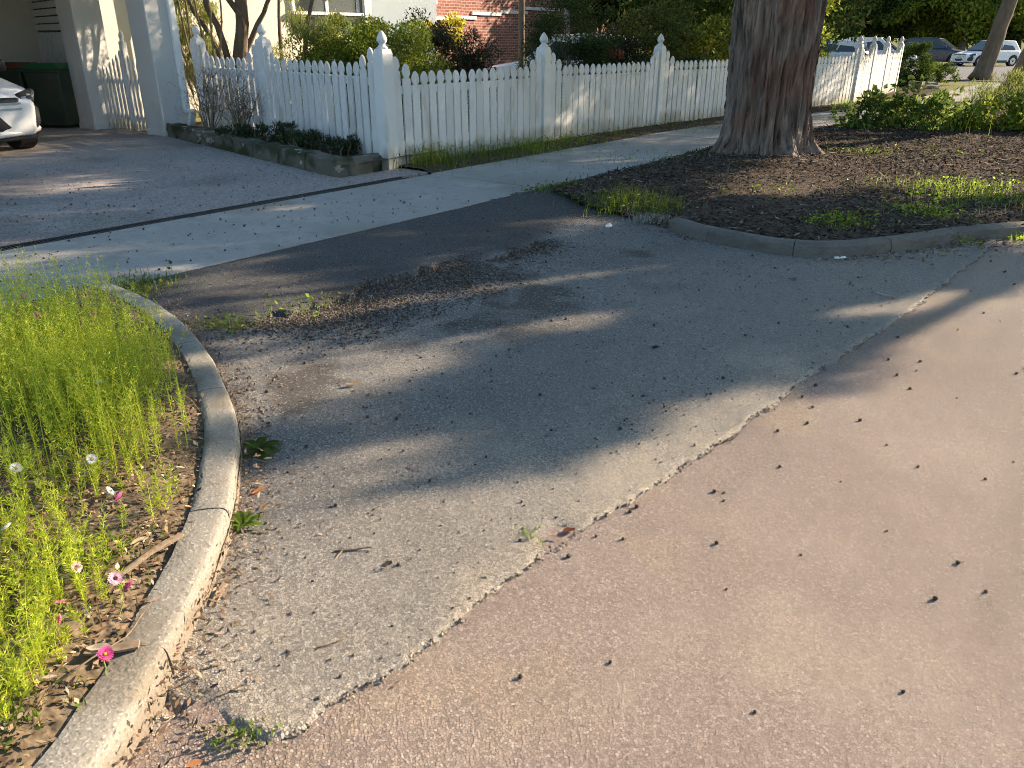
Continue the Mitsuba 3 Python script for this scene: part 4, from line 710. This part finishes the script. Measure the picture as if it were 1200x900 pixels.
def rosette(label, pos, n, L, w, seed, pal, up=.5, name='weed'):
    t = thing(name, label, 'weed'); rs = R(seed)
    for k in range(n):
        a = k * 2.4 + rs.uniform(-.3, .3); d = unit(np.array([math.cos(a), math.sin(a), up * rs.uniform(.4, 1.5)])); s = unit(np.cross(d, [0, 0, 1.0])); nn = np.cross(s, d); ll = L * rs.uniform(.7, 1.2); m = 7; v = []
        for i in range(m + 1):
            tt = i / m; c = np.array(pos) + d * ll * tt - np.array([0, 0, 1]) * ll * .45 * tt ** 2; ww = w * rs.uniform(.85, 1.1) * math.sin(math.pi * min(.97, .08 + tt * .9)) ** .8 * .5; v += [c - s * ww + nn * ww * .3, c, c + s * ww + nn * ww * .3]
        f = []
        for i in range(m):
            for j in (0, 1): a0 = 3 * i + j; f += [[a0, a0 + 1, a0 + 4], [a0, a0 + 4, a0 + 3]]
        col = np.array(pal[k % len(pal)]) * rs.uniform(.8, 1.2); part(t, 'leaf', vc_ply((np.array(v), np.array(f), np.tile(col, (len(v), 1))), 'grass_thin'))
rosette('broad leaved weed at the foot of the left kerb, halfway along its curve', (-.99, 2.70, .015), 12, .10, .034, 301, [(.10, .17, .035), (.13, .20, .045), (.16, .21, .06)], .8)
rosette('small leafy weed pressed against the left kerb below the broad leaved one', (-.89, 2.17, .02), 12, .085, .026, 302, [(.13, .22, .04), (.17, .26, .05)], .9)
for k, (x, y) in enumerate([(-1.15, 1.30), (-1.30, 1.52), (-1.45, 1.72), (-1.22, 1.88), (-1.62, 2.05)]):
    tuft(['low clover in the sandy bottom corner of the left bed', 'leafy green weeds under the lowest daisies', 'matted weeds at the left edge of the bed', 'small clover patch beside the long bark strip', 'matted grass below the white daisies'][k], (x, y, .1), 120, (.07, .06), .07, 350 + k, BR + GR, 'bed_weed', 'weed', 130, z_bed_l, .004, 1.0, .55)
ck = tuft('bright clover patch in the crack where grey asphalt meets red road', (-.63, 1.325, .01), 20, (.045, .02), .02, 303, [(.17, .25, .05), (.2, .27, .07)], 'clover', 'weed', 110, None, .002, .6, .42)

# ------------------------------------------------------------------ everlasting daisies in the left bed
rs = R(400); st_xy = []
for cx, cy, sx, sy, m in [(-2.3, 3.35, .36, .34, 420), (-1.88, 3.05, .20, .26, 380), (-1.60, 2.74, .11, .20, 200), (-2.8, 3.2, .35, .45, 200), (-1.36, 2.42, .05, .10, 40), (-1.48, 1.86, .09, .12, 60), (-1.24, 1.66, .07, .12, 70), (-1.13, 1.42, .03, .10, 34), (-1.58, 2.28, .09, .09, 30), (-2.2, 2.7, .3, .28, 80), (-1.13, 2.16, .015, .05, 8), (-1.28, 1.40, .07, .05, 16), (-1.24, 2.75, .015, .05, 7), (-1.5, 2.1, .3, .4, 60)]:
    st_xy.append(rs.normal(size=(m, 2)) * [sx, sy] + [cx, cy])
xy = np.vstack(st_xy); e, n = en(np.c_[xy, xy[:, 0] * 0]); ok = signed(BED_L, e, n) > .17; xy, e, n = xy[ok], e[ok], n[ok]; m = len(xy); zb = z_bed_l(e, n)
hgt = np.where(xy[:, 1] > 2.35, rs.uniform(.20, .44, m), rs.uniform(.07, .24, m)) * np.clip(.55 + signed(BED_L, e, n), .6, 1.1); a = rs.uniform(0, 6.28, m); ln = rs.uniform(0, .4, m)
tipo = np.stack([np.cos(a) * ln * hgt, np.sin(a) * ln * hgt, hgt], 1); base = np.c_[xy, zb - .005]
DG = [(.44, .52, .05), (.50, .57, .07), (.34, .45, .05), (.54, .58, .10)]
v1, f1, k1 = blades(rs, base, hgt, np.full(m, .0042), ln * .8); parts = [(v1, f1, leaf_colours(rs, m, DG, .15, k1))]
per = 54; t = rs.uniform(.08, 1, (m, per)); P = base[:, None] + tipo[:, None] * t[..., None] * [1, 1, 1]; P[..., :2] = base[:, None, :2] + tipo[:, None, :2] * (t ** 1.8)[..., None]
P = P.reshape(-1, 3); D = unit(rand_dirs(rs, len(P)) * [1, 1, .5] + [0, 0, .75]); v2, f2_ = leaf_mesh(P, D, rs.uniform(.012, .030, len(P)), rs.uniform(.0020, .0038, len(P)), rs, .1); parts.append((v2, f2_, leaf_colours(rs, len(P), DG, .15)))
one('daisy_foliage', 'bright yellow green feathery stems and leaves of daisies filling the left bed', 'foliage', vc_ply(merge(parts), 'grass_thin'), kind='stuff')
PETAL = {'p': (.80, .34, .50), 'l': (.86, .60, .72), 'm': (.68, .14, .38), 'w': (.74, .76, .82)}
DAISY = [(-2.15, 3.3, .45, 'p', 'pink daisy standing tallest at the far left of the bed'), (-2.13, 3.35, .42, 'w', 'white daisy just below the tallest pink one'), (-2.05, 3.2, .4, 'p', 'pink daisy with bent head left of the kerb tip'), (-1.81, 3.21, .4, 'p', 'pink daisy nearest the far tip of the kerb'),
         (-1.57, 2.71, .3, 'w', 'white daisy amid the bright yellow green stems'), (-1.36, 2.21, .25, 'w', 'white daisy over the bare mulch gap'), (-1.57, 2.15, .25, 'w', 'small white daisy at the left edge, level with the mulch gap'), (-1.24, 2.06, .22, 'w', 'white daisy touching a magenta one'),
         (-1.19, 2.03, .22, 'm', 'large magenta daisy in the middle of the bed'), (-1.37, 1.78, .28, 'w', 'white daisy among thin stems at the left edge'), (-1.168, 1.713, 0.2, 'l', 'pale pink daisy tilted flat, left of the kerb edge'), (-1.056, 1.692, 0.18, 'l', 'pale pink daisy with dark centre beside the kerb'),
         (-1.019, 1.682, 0.16, 'm', 'small magenta daisy hanging over the kerb edge'), (-1.132, 1.568, 0.2, 'p', 'rounded pink daisy in profile near the bottom left'), (-1.116, 1.528, 0.18, 'p', 'pink daisy tilted away, lowest but one on the left'), (-0.972, 1.444, 0.15, 'm', 'magenta daisy lying low beside the kerb joint')]
for k, (x, y, z, c, lab) in enumerate(DAISY):
    t = thing('everlasting_daisy', lab, 'flower', 'everlasting daisies in the left bed'); rs = R(420 + k); head = np.array([x, y, z]); ge, gn = en(np.array([x, y, 0])); g = np.array([x - abs(rs.normal()) * .03, y + rs.normal() * .03, float(z_bed_l(np.array([ge]), np.array([gn]))[0])])
    part(t, 'stem', vc_ply((lambda q: (np.array(q.vertices), np.array(q.faces), np.tile([.20, .28, .06], (len(q.vertices), 1))))(tube(wiggle(g, head, 7, .02, k), np.full(7, .0017), 5)), 'chips'))
    ax = unit(rs.normal(size=3) * [.5, .5, .3] + [.1, -.1, .9]); u1 = unit(np.cross(ax, [1, .2, 0])); u2 = np.cross(ax, u1); rr = .0145 * rs.uniform(.85, 1.1); pv, pf, o = [], [], 0
    for ring, (nn_, tilt, sc) in enumerate([(22, .30, 1.0), (20, .55, .9), (16, .9, .72), (10, 1.2, .5)]):
        for j in range(nn_):
            an = (j + .5 * ring) * 2 * math.pi / nn_; dd = u1 * math.cos(an) + u2 * math.sin(an); ss = np.cross(ax, dd); b = head + dd * .004; L = rr * sc * rs.uniform(.9, 1.08); out = lambda q: b + dd * L * q * math.cos(tilt) + ax * L * (q * math.sin(tilt) + .12 * q * q)
            w_ = L * .15; pv += [b, out(.55) + ss * w_, out(1.0) + ss * w_ * .5, out(1.04), out(1.0) - ss * w_ * .5, out(.55) - ss * w_]; pf += [[o, o + 1, o + 5], [o + 1, o + 2, o + 5], [o + 2, o + 4, o + 5], [o + 2, o + 3, o + 4]]; o += 6
    col = np.array(PETAL[c]); part(t, 'petals', vc_ply((np.array(pv), np.array(pf), np.clip(np.tile(col, (len(pv), 1)) * rs.uniform(.85, 1.12, (len(pv), 1)), 0, .9)), 'petal_thin'))
    dsk = trimesh.creation.icosphere(1, .0048); dsk.vertices = dsk.vertices * [1, 1, .6]; M = np.eye(4); M[:3, 0], M[:3, 1], M[:3, 2] = u1, u2, ax; M[:3, 3] = head + ax * .004; dsk.apply_transform(M)
    part(t, 'disc', vc_ply((np.array(dsk.vertices), np.array(dsk.faces), np.tile([.30, .20, .04] if c != 'l' else [.06, .03, .03], (len(dsk.vertices), 1))), 'chips'))

rs = R(450); mm = 260; xy = np.c_[rs.uniform(-2.6, -1.0, mm), rs.uniform(1.2, 3.6, mm)]; e, n = en(np.c_[xy, xy[:, 0] * 0]); k = signed(BED_L, e, n) > .12; xy, e, n = xy[k], e[k], n[k]
v, f, k1 = blades(rs, np.c_[xy, z_bed_l(e, n)], rs.uniform(.05, .2, len(xy)), np.full(len(xy), .004), 1.6); one('dead_stalks', 'dry straw coloured stalks among the daisies of the left bed', 'stalks', vc_ply((v, f, leaf_colours(rs, len(xy), [(.45, .36, .20), (.34, .26, .15)], .2, k1)), 'grass_thin'), kind='stuff')

# ------------------------------------------------------------------ mulch, gravel, gumnuts, leaves, twigs
def flakes(rs, p, L, w, pal, tilt=.35):
    d = unit(np.c_[rs.normal(size=(len(p), 2)), rs.normal(size=len(p)) * tilt]); s = unit(np.c_[-d[:, 1], d[:, 0], rs.normal(size=len(p)) * tilt]); v, f = leaf_mesh(p, d, L, w, rs, .12, None)
    n = len(p); v = v.reshape(n, 4, 3); mid = p + d * np.broadcast_to(L, (n,))[:, None] * .5; hw = np.broadcast_to(w, (n,))[:, None] * .5; v[:, 1] = mid + s * hw; v[:, 3] = mid - s * hw
    q = v.copy(); q[..., 2] -= .0025; fq = f[:, ::-1] + 4 * n
    return np.vstack([v.reshape(-1, 3), q.reshape(-1, 3)]), np.vstack([f, fq]), np.vstack([leaf_colours(rs, n, pal, .25)] * 2)
MUL = [(.13, .085, .055), (.20, .14, .09), (.09, .06, .045), (.28, .21, .14), (.16, .12, .09)]
rs = R(500)
def pts_in(rs, e0, e1, n0, n1, m, ok): e, n = rs.uniform(e0, e1, m), rs.uniform(n0, n1, m); k = ok(e, n); return e[k], n[k]
e, n = pts_in(rs, -.6, 2.4, .9, 5.0, 34000, lambda e, n: (signed(BED_L, e, n) > .10)); p = en_to_w(e, n, z_bed_l(e, n) + .004 + rs.uniform(0, .01, len(e)))
one('bark_mulch', 'brown bark chips covering the soil of the left flower bed', 'mulch', vc_ply(flakes(rs, p, rs.uniform(.008, .034, len(p)), rs.uniform(.004, .012, len(p)), MUL + [(.40, .32, .21)]), 'chips'), kind='stuff')
e, n = pts_in(rs, -.2, 2.3, 1.2, 4.6, 900, lambda e, n: (signed(BED_L, e, n) > .10)); p = en_to_w(e, n, z_bed_l(e, n) + .012 + rs.uniform(0, .012, len(e)))
one('leaf_litter', 'dry fallen leaves lying on the bark chips of the left bed', 'leaf litter', vc_ply(flakes(rs, p, rs.uniform(.018, .05, len(p)), rs.uniform(.008, .018, len(p)), [(.36, .26, .15), (.27, .17, .09), (.40, .33, .23), (.20, .12, .075), (.32, .26, .2)], .18), 'chips'), kind='stuff')
kk = rs.integers(0, len(KLs) - 1, 420); tt = np.gradient(KLs, axis=0); tt /= np.linalg.norm(tt, axis=1, keepdims=True); of = rs.beta(1.1, 2.6, 420) * .11; p = np.c_[KLs[kk] + np.stack([-tt[kk, 1], tt[kk, 0]], 1) * (.118 - of)[:, None], np.full(420, .107)]
one('leaf_litter', 'chips and dead bits spilled onto the top of the left kerb', 'leaf litter', vc_ply(flakes(rs, p, rs.uniform(.008, .035, 420), rs.uniform(.004, .011, 420), MUL, .1), 'chips'), kind='stuff')
bare = lambda e, n: np.exp(-(((e - 8.0) / 1.3) ** 2 + ((n - 2.75) / .55) ** 2))
e, n = pts_in(rs, 6.1, 19, .6, 5.0, 60000, lambda e, n: (signed(BED_R, e, n) > .05) & (R(7).random(len(e)) > bare(e, n) * .9) & (R(8).random(len(e)) < np.clip(14 / (e + 6), .3, 1))); p = en_to_w(e, n, z_bed_r(e, n) + .004 + rs.uniform(0, .012, len(e)))
one('bark_mulch', 'dark bark chips spread over the bed of the big tree', 'mulch', vc_ply(flakes(rs, p, rs.uniform(.02, .07, len(p)), rs.uniform(.008, .022, len(p)), [(.04, .032, .027), (.07, .054, .043), (.03, .025, .023), (.15, .12, .10)]), 'chips'), kind='stuff')
e, n = pts_in(rs, 6.1, 16, .6, 5.0, 700, lambda e, n: (signed(BED_R, e, n) > .1)); p = en_to_w(e, n, z_bed_r(e, n) + .018 + rs.uniform(0, .015, len(e)))
one('leaf_litter', 'longer bark strips and dry leaves lying over the mulch of the big tree', 'leaf litter', vc_ply(flakes(rs, p, rs.uniform(.06, .19, len(p)), rs.uniform(.012, .03, len(p)), [(.13, .09, .065), (.19, .145, .105), (.09, .065, .05), (.26, .21, .16)], .10), 'chips'), kind='stuff')
dr_ = lambda e, n: shapely.distance(LineString(list(zip(KR_e, KR_n))), shapely.points(e, n))
e, n = pts_in(rs, 5.8, 9.5, -.4, 3.2, 60000, lambda e, n: ~inside_en(BED_R, e, n) & (R(18).random(len(e)) < np.exp(-dr_(e, n) / .09) * (.25 + .75 * np.exp(-((e - 7.2) / .7) ** 2)))); e, n = e[:2600], n[:2600]; p = en_to_w(e, n, np.maximum(z_cross(e, n), 0) + .005)
one('gutter_litter', 'dry leaves and bark bits drifted along the foot of the right kerb', 'leaf litter', vc_ply(flakes(rs, p, rs.uniform(.012, .06, len(p)), rs.uniform(.005, .016, len(p)), MUL + [(.34, .27, .18)]), 'chips'), kind='stuff')
e, n = pts_in(rs, 7, 22, 5.2, 7.3, 7000, lambda e, n: (n > 6.66 + sh(e)) & (n < 7.3 + sh(e))); p = en_to_w(e, n, z_verge(e, n) + .006)
one('leaf_litter', 'fallen leaves and chips along the foot of the white fence', 'leaf litter', vc_ply(flakes(rs, p, rs.uniform(.02, .06, len(p)), rs.uniform(.008, .02, len(p)), MUL), 'chips'), kind='stuff')
def stones_mesh(rs, p, size, pal):
    b = trimesh.creation.icosphere(0, .5); n = len(p); v = b.vertices[None] * (1 + rs.normal(size=(n, 12, 1)) * .14) * rs.uniform(.6, 1.2, (n, 1, 3)) * np.broadcast_to(size, (n,))[:, None, None] + p[:, None]
    return v.reshape(-1, 3), (b.faces[None] + np.arange(n)[:, None, None] * 12).reshape(-1, 3), leaf_colours(rs, n, pal, .2, 12)
e, n = pts_in(rs, 2.1, 5.3, 3.0, 4.0, 60000, lambda e, n: R(9).random(len(e)) < np.clip(pot(e, n) / .035, 0, 1) ** 1.3); e, n = e[:11000], n[:11000]; sz = rs.uniform(.005, .014, len(e)); p = en_to_w(e, n, z_cross(e, n) + sz * .25)
one('gravel', 'loose gravel and chips lying in the potholes of the asphalt seam', 'gravel', vc_ply(stones_mesh(rs, p, sz, [(.07, .058, .048), (.11, .092, .078), (.04, .034, .03), (.22, .19, .165)]), 'chips'), kind='stuff')
e, n = pts_in(rs, 2.1, 5.3, 3.0, 4.2, 60000, lambda e, n: R(19).random(len(e)) < np.clip(pot(e, n) / .04, 0, 1)); e, n = e[:4500], n[:4500]; p = en_to_w(e, n, z_cross(e, n) + .006)
one('leaf_litter', 'dark decayed leaf bits filling the broken hollow in the asphalt', 'leaf litter', vc_ply(flakes(rs, p, rs.uniform(.008, .03, len(p)), rs.uniform(.004, .011, len(p)), [(.05, .036, .028), (.09, .065, .048), (.035, .028, .024), (.15, .11, .08)], .25), 'chips'), kind='stuff')
dk_ = lambda e, n: shapely.distance(LineString(list(zip(KL_e, KL_n))), shapely.points(e, n))
e, n = pts_in(rs, .3, 2.5, 1.2, 4.9, 60000, lambda e, n: ~inside_en(BED_L, e, n) & (R(10).random(len(e)) < np.exp(-dk_(e, n) / .065) * .8)); e, n = e[:6500], n[:6500]; p = en_to_w(e, n, np.maximum(z_cross(e, n), .05 * np.exp(-(dk_(e, n) / .055) ** 1.3)) + .004)
one('gutter_litter', 'dark chips and crumbs gathered along the foot of the left kerb', 'leaf litter', vc_ply(flakes(rs, p, rs.uniform(.006, .028, len(p)), rs.uniform(.003, .010, len(p)), MUL), 'chips'), kind='stuff')
e, n = pts_in(rs, .7, 9, .95, 4.9, 5200, lambda e, n: (signed(CROSS, e, n) > .03) & (road_side(e, n) > .02)); sz = rs.uniform(.004, .010, len(e)); p = en_to_w(e, n, z_cross(e, n) + sz * .3)
one('grit', 'small dark grit and crumbs strewn over the asphalt crossover', 'grit', vc_ply(stones_mesh(rs, p, sz, [(.05, .04, .035), (.10, .08, .065), (.22, .19, .16)]), 'chips'), kind='stuff')
e, n = pts_in(rs, .8, 8.0, 1.0, 4.9, 1100, lambda e, n: (signed(CROSS, e, n) > .04) & (road_side(e, n) > .03) & (f2(e, n, 1.5, 2, 30) > R(16).uniform(.25, .75, len(e)))); sz = rs.uniform(.006, .012, len(e)); p = en_to_w(e, n, z_cross(e, n) + sz * .35)
one('seed_litter', 'small dark seeds and bits of bark scattered over the asphalt crossover', 'seeds', vc_ply(stones_mesh(rs, p, sz, [(.035, .028, .024), (.06, .045, .036)]), 'chips'), kind='stuff')
e, n = pts_in(rs, .6, 8.4, .6, 1.6, 90000, lambda e, n: R(15).random(len(e)) < np.exp(-(road_side(e, n) / .012) ** 2) * .5); sz = rs.uniform(.003, .011, len(e)); p = en_to_w(e, n, .004 + sz * .3)
one('seam_grit', 'dark crumbs and chips along the ragged edge between grey asphalt and red road', 'grit', vc_ply(stones_mesh(rs, p, sz, [(.05, .042, .035), (.09, .07, .055), (.16, .13, .11), (.30, .26, .21)]), 'chips'), kind='stuff')
e, n = pts_in(rs, -1.5, 7.0, 5.05, 13, 1500, lambda e, n: (e < side_e(np.maximum(n, 7.2)) - .1) & (R(12).random(len(e)) < np.exp(-np.clip(n - 9, 0, 9) / 3))); sz = rs.uniform(.008, .016, len(e)); p = en_to_w(e, n, .026 + sz * .3)
one('fallen_seed_pods', 'many dark seed pods scattered over the footpath and pebble driveway', 'seed pods', vc_ply(stones_mesh(rs, p, sz, [(.04, .03, .027), (.07, .05, .04)]), 'chips'), kind='stuff')

GN = []
for s in range(3):
    q = revolve([(0, 0), (.0035, .0004), (.0062, .004), (.0066, .0075), (.0056, .0115), (.0050, .0108), (.0030, .0085), (0, .0078)], 9); stk = tube([[0, 0, .0005], [.0008, 0, -.005], [.003 * (s - 1), .001, -.010]], [.0011, .0009, .0008], 5); GN.append(mikit.ply(cat([q, stk]), 'gumnut_wood', smooth=40))
def gumnut(e, n, z, sc, rs, label, group):
    M = T().translate(W(e, n, z + .0058 * sc).tolist()).rotate([0, 0, 1], float(rs.uniform(0, 360))).rotate([1, 0, 0], float(90 + rs.normal() * 22)).scale(sc).translate([0, 0, -.006])
    one('gumnut', label, 'gumnut', put(GN[rs.integers(0, 3)], M), group)
rs = R(600)
e, n = pts_in(rs, .5, 8.5, -.35, 1.25, 260, lambda e, n: (road_side(e, n) < -.02)); 
for a, b in list(zip(e, n))[:105]: gumnut(a, b, 0, rs.uniform(.55, 1.15), rs, 'dark gumnut lying on the reddish road', 'gumnuts scattered on the red road')
e, n = pts_in(rs, .8, 6.5, .95, 4.6, 600, lambda e, n: (signed(CROSS, e, n) > .05) & (road_side(e, n) > .03)); e, n = e[:130], n[:130]; zz = z_cross(e, n)
for a, b, c in zip(e, n, zz): gumnut(a, b, c, rs.uniform(.45, 1.1), rs, 'dark gumnut lying on the grey asphalt crossover', 'gumnuts scattered on the asphalt crossover')
e, n = pts_in(rs, .2, 6.5, 5.1, 8.6, 200, lambda e, n: (e < 5.9) & (abs(n - 6.65) > .09)); 
for a, b in list(zip(e, n))[:75]: gumnut(a, b, .026, rs.uniform(.9, 1.4), rs, 'dark gumnut on the pale footpath or pebble driveway', 'gumnuts scattered on the footpath and driveway')

def dry_leaf(label, x, y, z, L, w, ang, seed, col, curl=.35, group=None):
    rs = R(seed); m = 8; d = np.array([math.cos(ang), math.sin(ang), 0]); s = np.array([-d[1], d[0], 0]); v, f = [], []
    for i in range(m + 1):
        t = i / m; c = np.array([x, y, z]) + d * (t - .5) * L + np.array([0, 0, 1]) * (curl * L * (.12 + .35 * (t - .5) ** 2 * 2 + .06 * math.sin(t * 7 + seed))); ww = w * math.sin(math.pi * (.03 + .94 * t)) ** .8 * .5; v += [c - s * ww + [0, 0, ww * .7 * curl * 2], c, c + s * ww + [0, 0, ww * .45 * curl * 2]]
    for i in range(m):
        for j in (0, 1): a = 3 * i + j; f += [[a, a + 1, a + 4], [a, a + 4, a + 3]]
    one('dry_leaf', label, 'leaf', vc_ply((np.array(v), np.array(f), np.clip(np.tile(col, (len(v), 1)) * rs.uniform(.8, 1.15, (len(v), 1)), 0, .9)), 'petal_thin'), group)
TAN, OR, GY, RD = (.42, .30, .17), (.45, .20, .09), (.30, .27, .24), (.20, .075, .05)
for k, (lab, x, y, z, L, w, a, c) in enumerate([
    ('pale tan curled leaf on the shaded asphalt beside the left kerb bend', -.74, 3.33, .02, .075, .028, .35, TAN), ('rusty orange dry leaf at the foot of the kerb below the broad leaved weed', -.905, 2.40, .012, .06, .026, .9, OR),
    ('orange leaf lying on the red road at the bottom edge', -.71, 1.255, .008, .035, .022, .4, (.50, .24, .12)), ('dark red leaf in the hole at the ragged asphalt edge', .19, 2.17, .004, .05, .028, .5, (.13, .055, .04)), ('thin pale reddish leaf lying across the hole in the asphalt edge', .145, 2.13, .008, .05, .010, -.2, (.32, .19, .13)),
    ('small dark curled leaf standing up on the asphalt in the middle', .75, 3.82, .015, .05, .035, .9, (.06, .055, .055)), ('dark folded leaf on the lit asphalt below the middle', -.38, 1.98, .012, .03, .024, .9, (.06, .055, .05)), ('grey blade like leaf beside the broad leaved weed', -.955, 2.60, .02, .07, .012, -.5, GY),
    ('brown leaf by the kerb foot above the small weed', -.86, 2.30, .012, .05, .018, 1.2, (.28, .17, .10)), ('pale dry leaf on the mulch in the bed gap', -1.30, 2.28, .115, .075, .03, .4, TAN), ('broad pale leaf under the bright stems', -1.52, 2.42, .115, .07, .035, 2.2, (.5, .38, .22)), ('tan leaf flat on the mulch beside the kerb top', -1.06, 2.02, .11, .06, .02, 2.0, TAN),
    ('curled orange brown leaf in the shade at the left edge of the bed', -1.42, 1.95, .115, .09, .03, 2.1, OR), ('white grey dry leaf near the kerb in the lower bed', -1.02, 1.50, .115, .06, .028, .1, (.55, .48, .38)), ('small pale leaf on the mulch under the magenta daisy', -1.12, 1.95, .115, .05, .022, 1.0, (.55, .45, .30)), ('long tan leaf on the sandy soil at the bottom left', -1.12, 1.24, .11, .08, .022, .8, TAN),
    ('yellowish leaf at the gutter below the right kerb', 3.24, 5.75, .012, .09, .03, .3, (.45, .36, .12)), ('pale leaf on the road near the gutter crack', 3.45, 4.62, .01, .10, .026, .3, (.40, .30, .20)), ('light stick like leaf on the asphalt before the right kerb', 2.35, 4.75, .015, .12, .016, 2.3, (.5, .46, .38)), ('brown leaf on the asphalt below the right kerb bend', 1.9, 5.1, .015, .07, .03, .8, (.2, .14, .1))]):
    dry_leaf(lab, x, y, z, L, w, a, 700 + k, c)
def twig(label, pts, r0, seed, name='twig', category='twig'):
    ms = [tube(wiggle(a, b, 7, .006, seed + i), np.linspace(r, r * .6, 7), 6, .001, seed) for i, (a, b, r) in enumerate(pts)]; one(name, label, category, mikit.ply(cat(ms), 'twig_wood', smooth=True))
twig('forked dark twig on the lit asphalt right of the kerb', [((-.56, 2.045, .015), (-.44, 2.055, .02), .0035), ((-.535, 2.05, .015), (-.565, 1.97, .012), .0028)], .003, 1)
twig('fine curved twig on the asphalt near the bottom left', [((-.52, 1.62, .012), (-.47, 1.64, .014), .0022), ((-.47, 1.64, .014), (-.445, 1.67, .016), .002)], .002, 2)
twig('dark forked twig on the sandy asphalt beside the kerb joint', [((-.73, 1.45, .012), (-.665, 1.49, .016), .003), ((-.70, 1.468, .014), (-.655, 1.468, .014), .0022), ((-.665, 1.49, .016), (-.655, 1.52, .016), .002)], .002, 3)
twig('long pale stalk leaning across the mulch by the kerb', [((-1.12, 1.33, .105), (-.96, 1.52, .135), .0035), ((-.96, 1.52, .135), (-.93, 1.62, .16), .0025)], .003, 4)
twig('short twig stuck at the foot of the kerb', [((-.86, 2.19, .01), (-.80, 2.27, .05), .003)], .003, 5)
twig('bent twig standing at the far tip of the left kerb', [((-2.05, 4.42, .01), (-1.98, 4.44, .05), .003), ((-1.98, 4.44, .05), (-1.97, 4.47, .11), .002)], .003, 6)
twig('dark twig lying on the red road at the lower middle', [((-.30, 1.49, .004), (-.26, 1.53, .008), .0025)], .002, 7)
def strip(label, a, b, w, th, seed):
    a, b = np.array(a), np.array(b); L = np.linalg.norm(b - a); m = tm(m3.Manifold.batch_hull([m3.Manifold.cube([L, w, th], True), m3.Manifold.cube([L * .8, w * 1.15, th * .8], True)]).refine_to_length(.012)); v = np.array(m.vertices)
    v[:, 2] += (meshkit.fbm(v * [8, 60, 9] + seed, 3, seed) - .5) * .018; v[:, 1] += (meshkit.fbm(v * 22 + seed, 2, seed) - .5) * .012; d = (b - a) / L; yaw = math.atan2(d[1], d[0]); m.vertices = v
    one('bark_strip', label, 'bark strip', put(mikit.ply(m, 'twig_wood', smooth=35), T().translate(((a + b) / 2).tolist()).rotate([0, 0, 1], math.degrees(yaw)).rotate([0, 1, 0], -math.degrees(math.asin(d[2])))))
strip('long split strip of brown bark lying along the kerb top', (-1.10, 1.78, .125), (-1.0, 1.98, .125), .017, .008, 3)
strip('short pale strip of bark beside the magenta daisy', (-1.05, 1.49, .115), (-.93, 1.52, .115), .026, .008, 5)
strip('broad weathered piece of bark under the stems at the left edge', (-1.28, 1.45, .11), (-1.14, 1.62, .115), .09, .010, 8)
strip('thin dark strip of bark fallen at the kerb foot', (-.86, 1.78, .012), (-.845, 1.90, .02), .014, .006, 11)
one('paper_scrap', 'crumpled white scrap of litter in the gutter below the right kerb', 'litter', mikit.ply(rough_block(.11, .05, .03, 3), 'litter_white', smooth=False) | {'to_world': T().translate([2.44, 5.70, .012]).rotate([0, 0, 1], 20)})
one('paper_scrap', 'small white scrap of litter at the left tip of the mulched bed', 'litter', mikit.ply(rough_block(.07, .05, .035, 4), 'litter_white') | {'to_world': T().translate([.83, 6.72, .02]).rotate([0, 0, 1], 60)})
tuft('pale silvery dead grass clump at the broken end of the right kerb', (1.22, 6.85, .03), 500, (.09, .05), .10, 340, [(.42, .44, .42), (.34, .37, .34), (.5, .5, .46)], 'grass_tuft', 'grass tuft', 0, None, .004, 1.2)
for k, (e, n, s) in enumerate([(30.0, 6.5, .34), (30.7, 6.2, .28), (29.4, 5.9, .24)]):
    one('rock', ['white rock beside the footpath at the far fence end, largest of three', 'white rock right of the largest rock by the footpath', 'small white rock nearest the camera by the footpath'][k], 'rock', put(mikit.ply(rough_block(s * 1.6, s * 1.2, s * .8, k + 60), 'kerb_concrete', smooth=35), en_matrix(e, n, s * .25, 30 * k)))
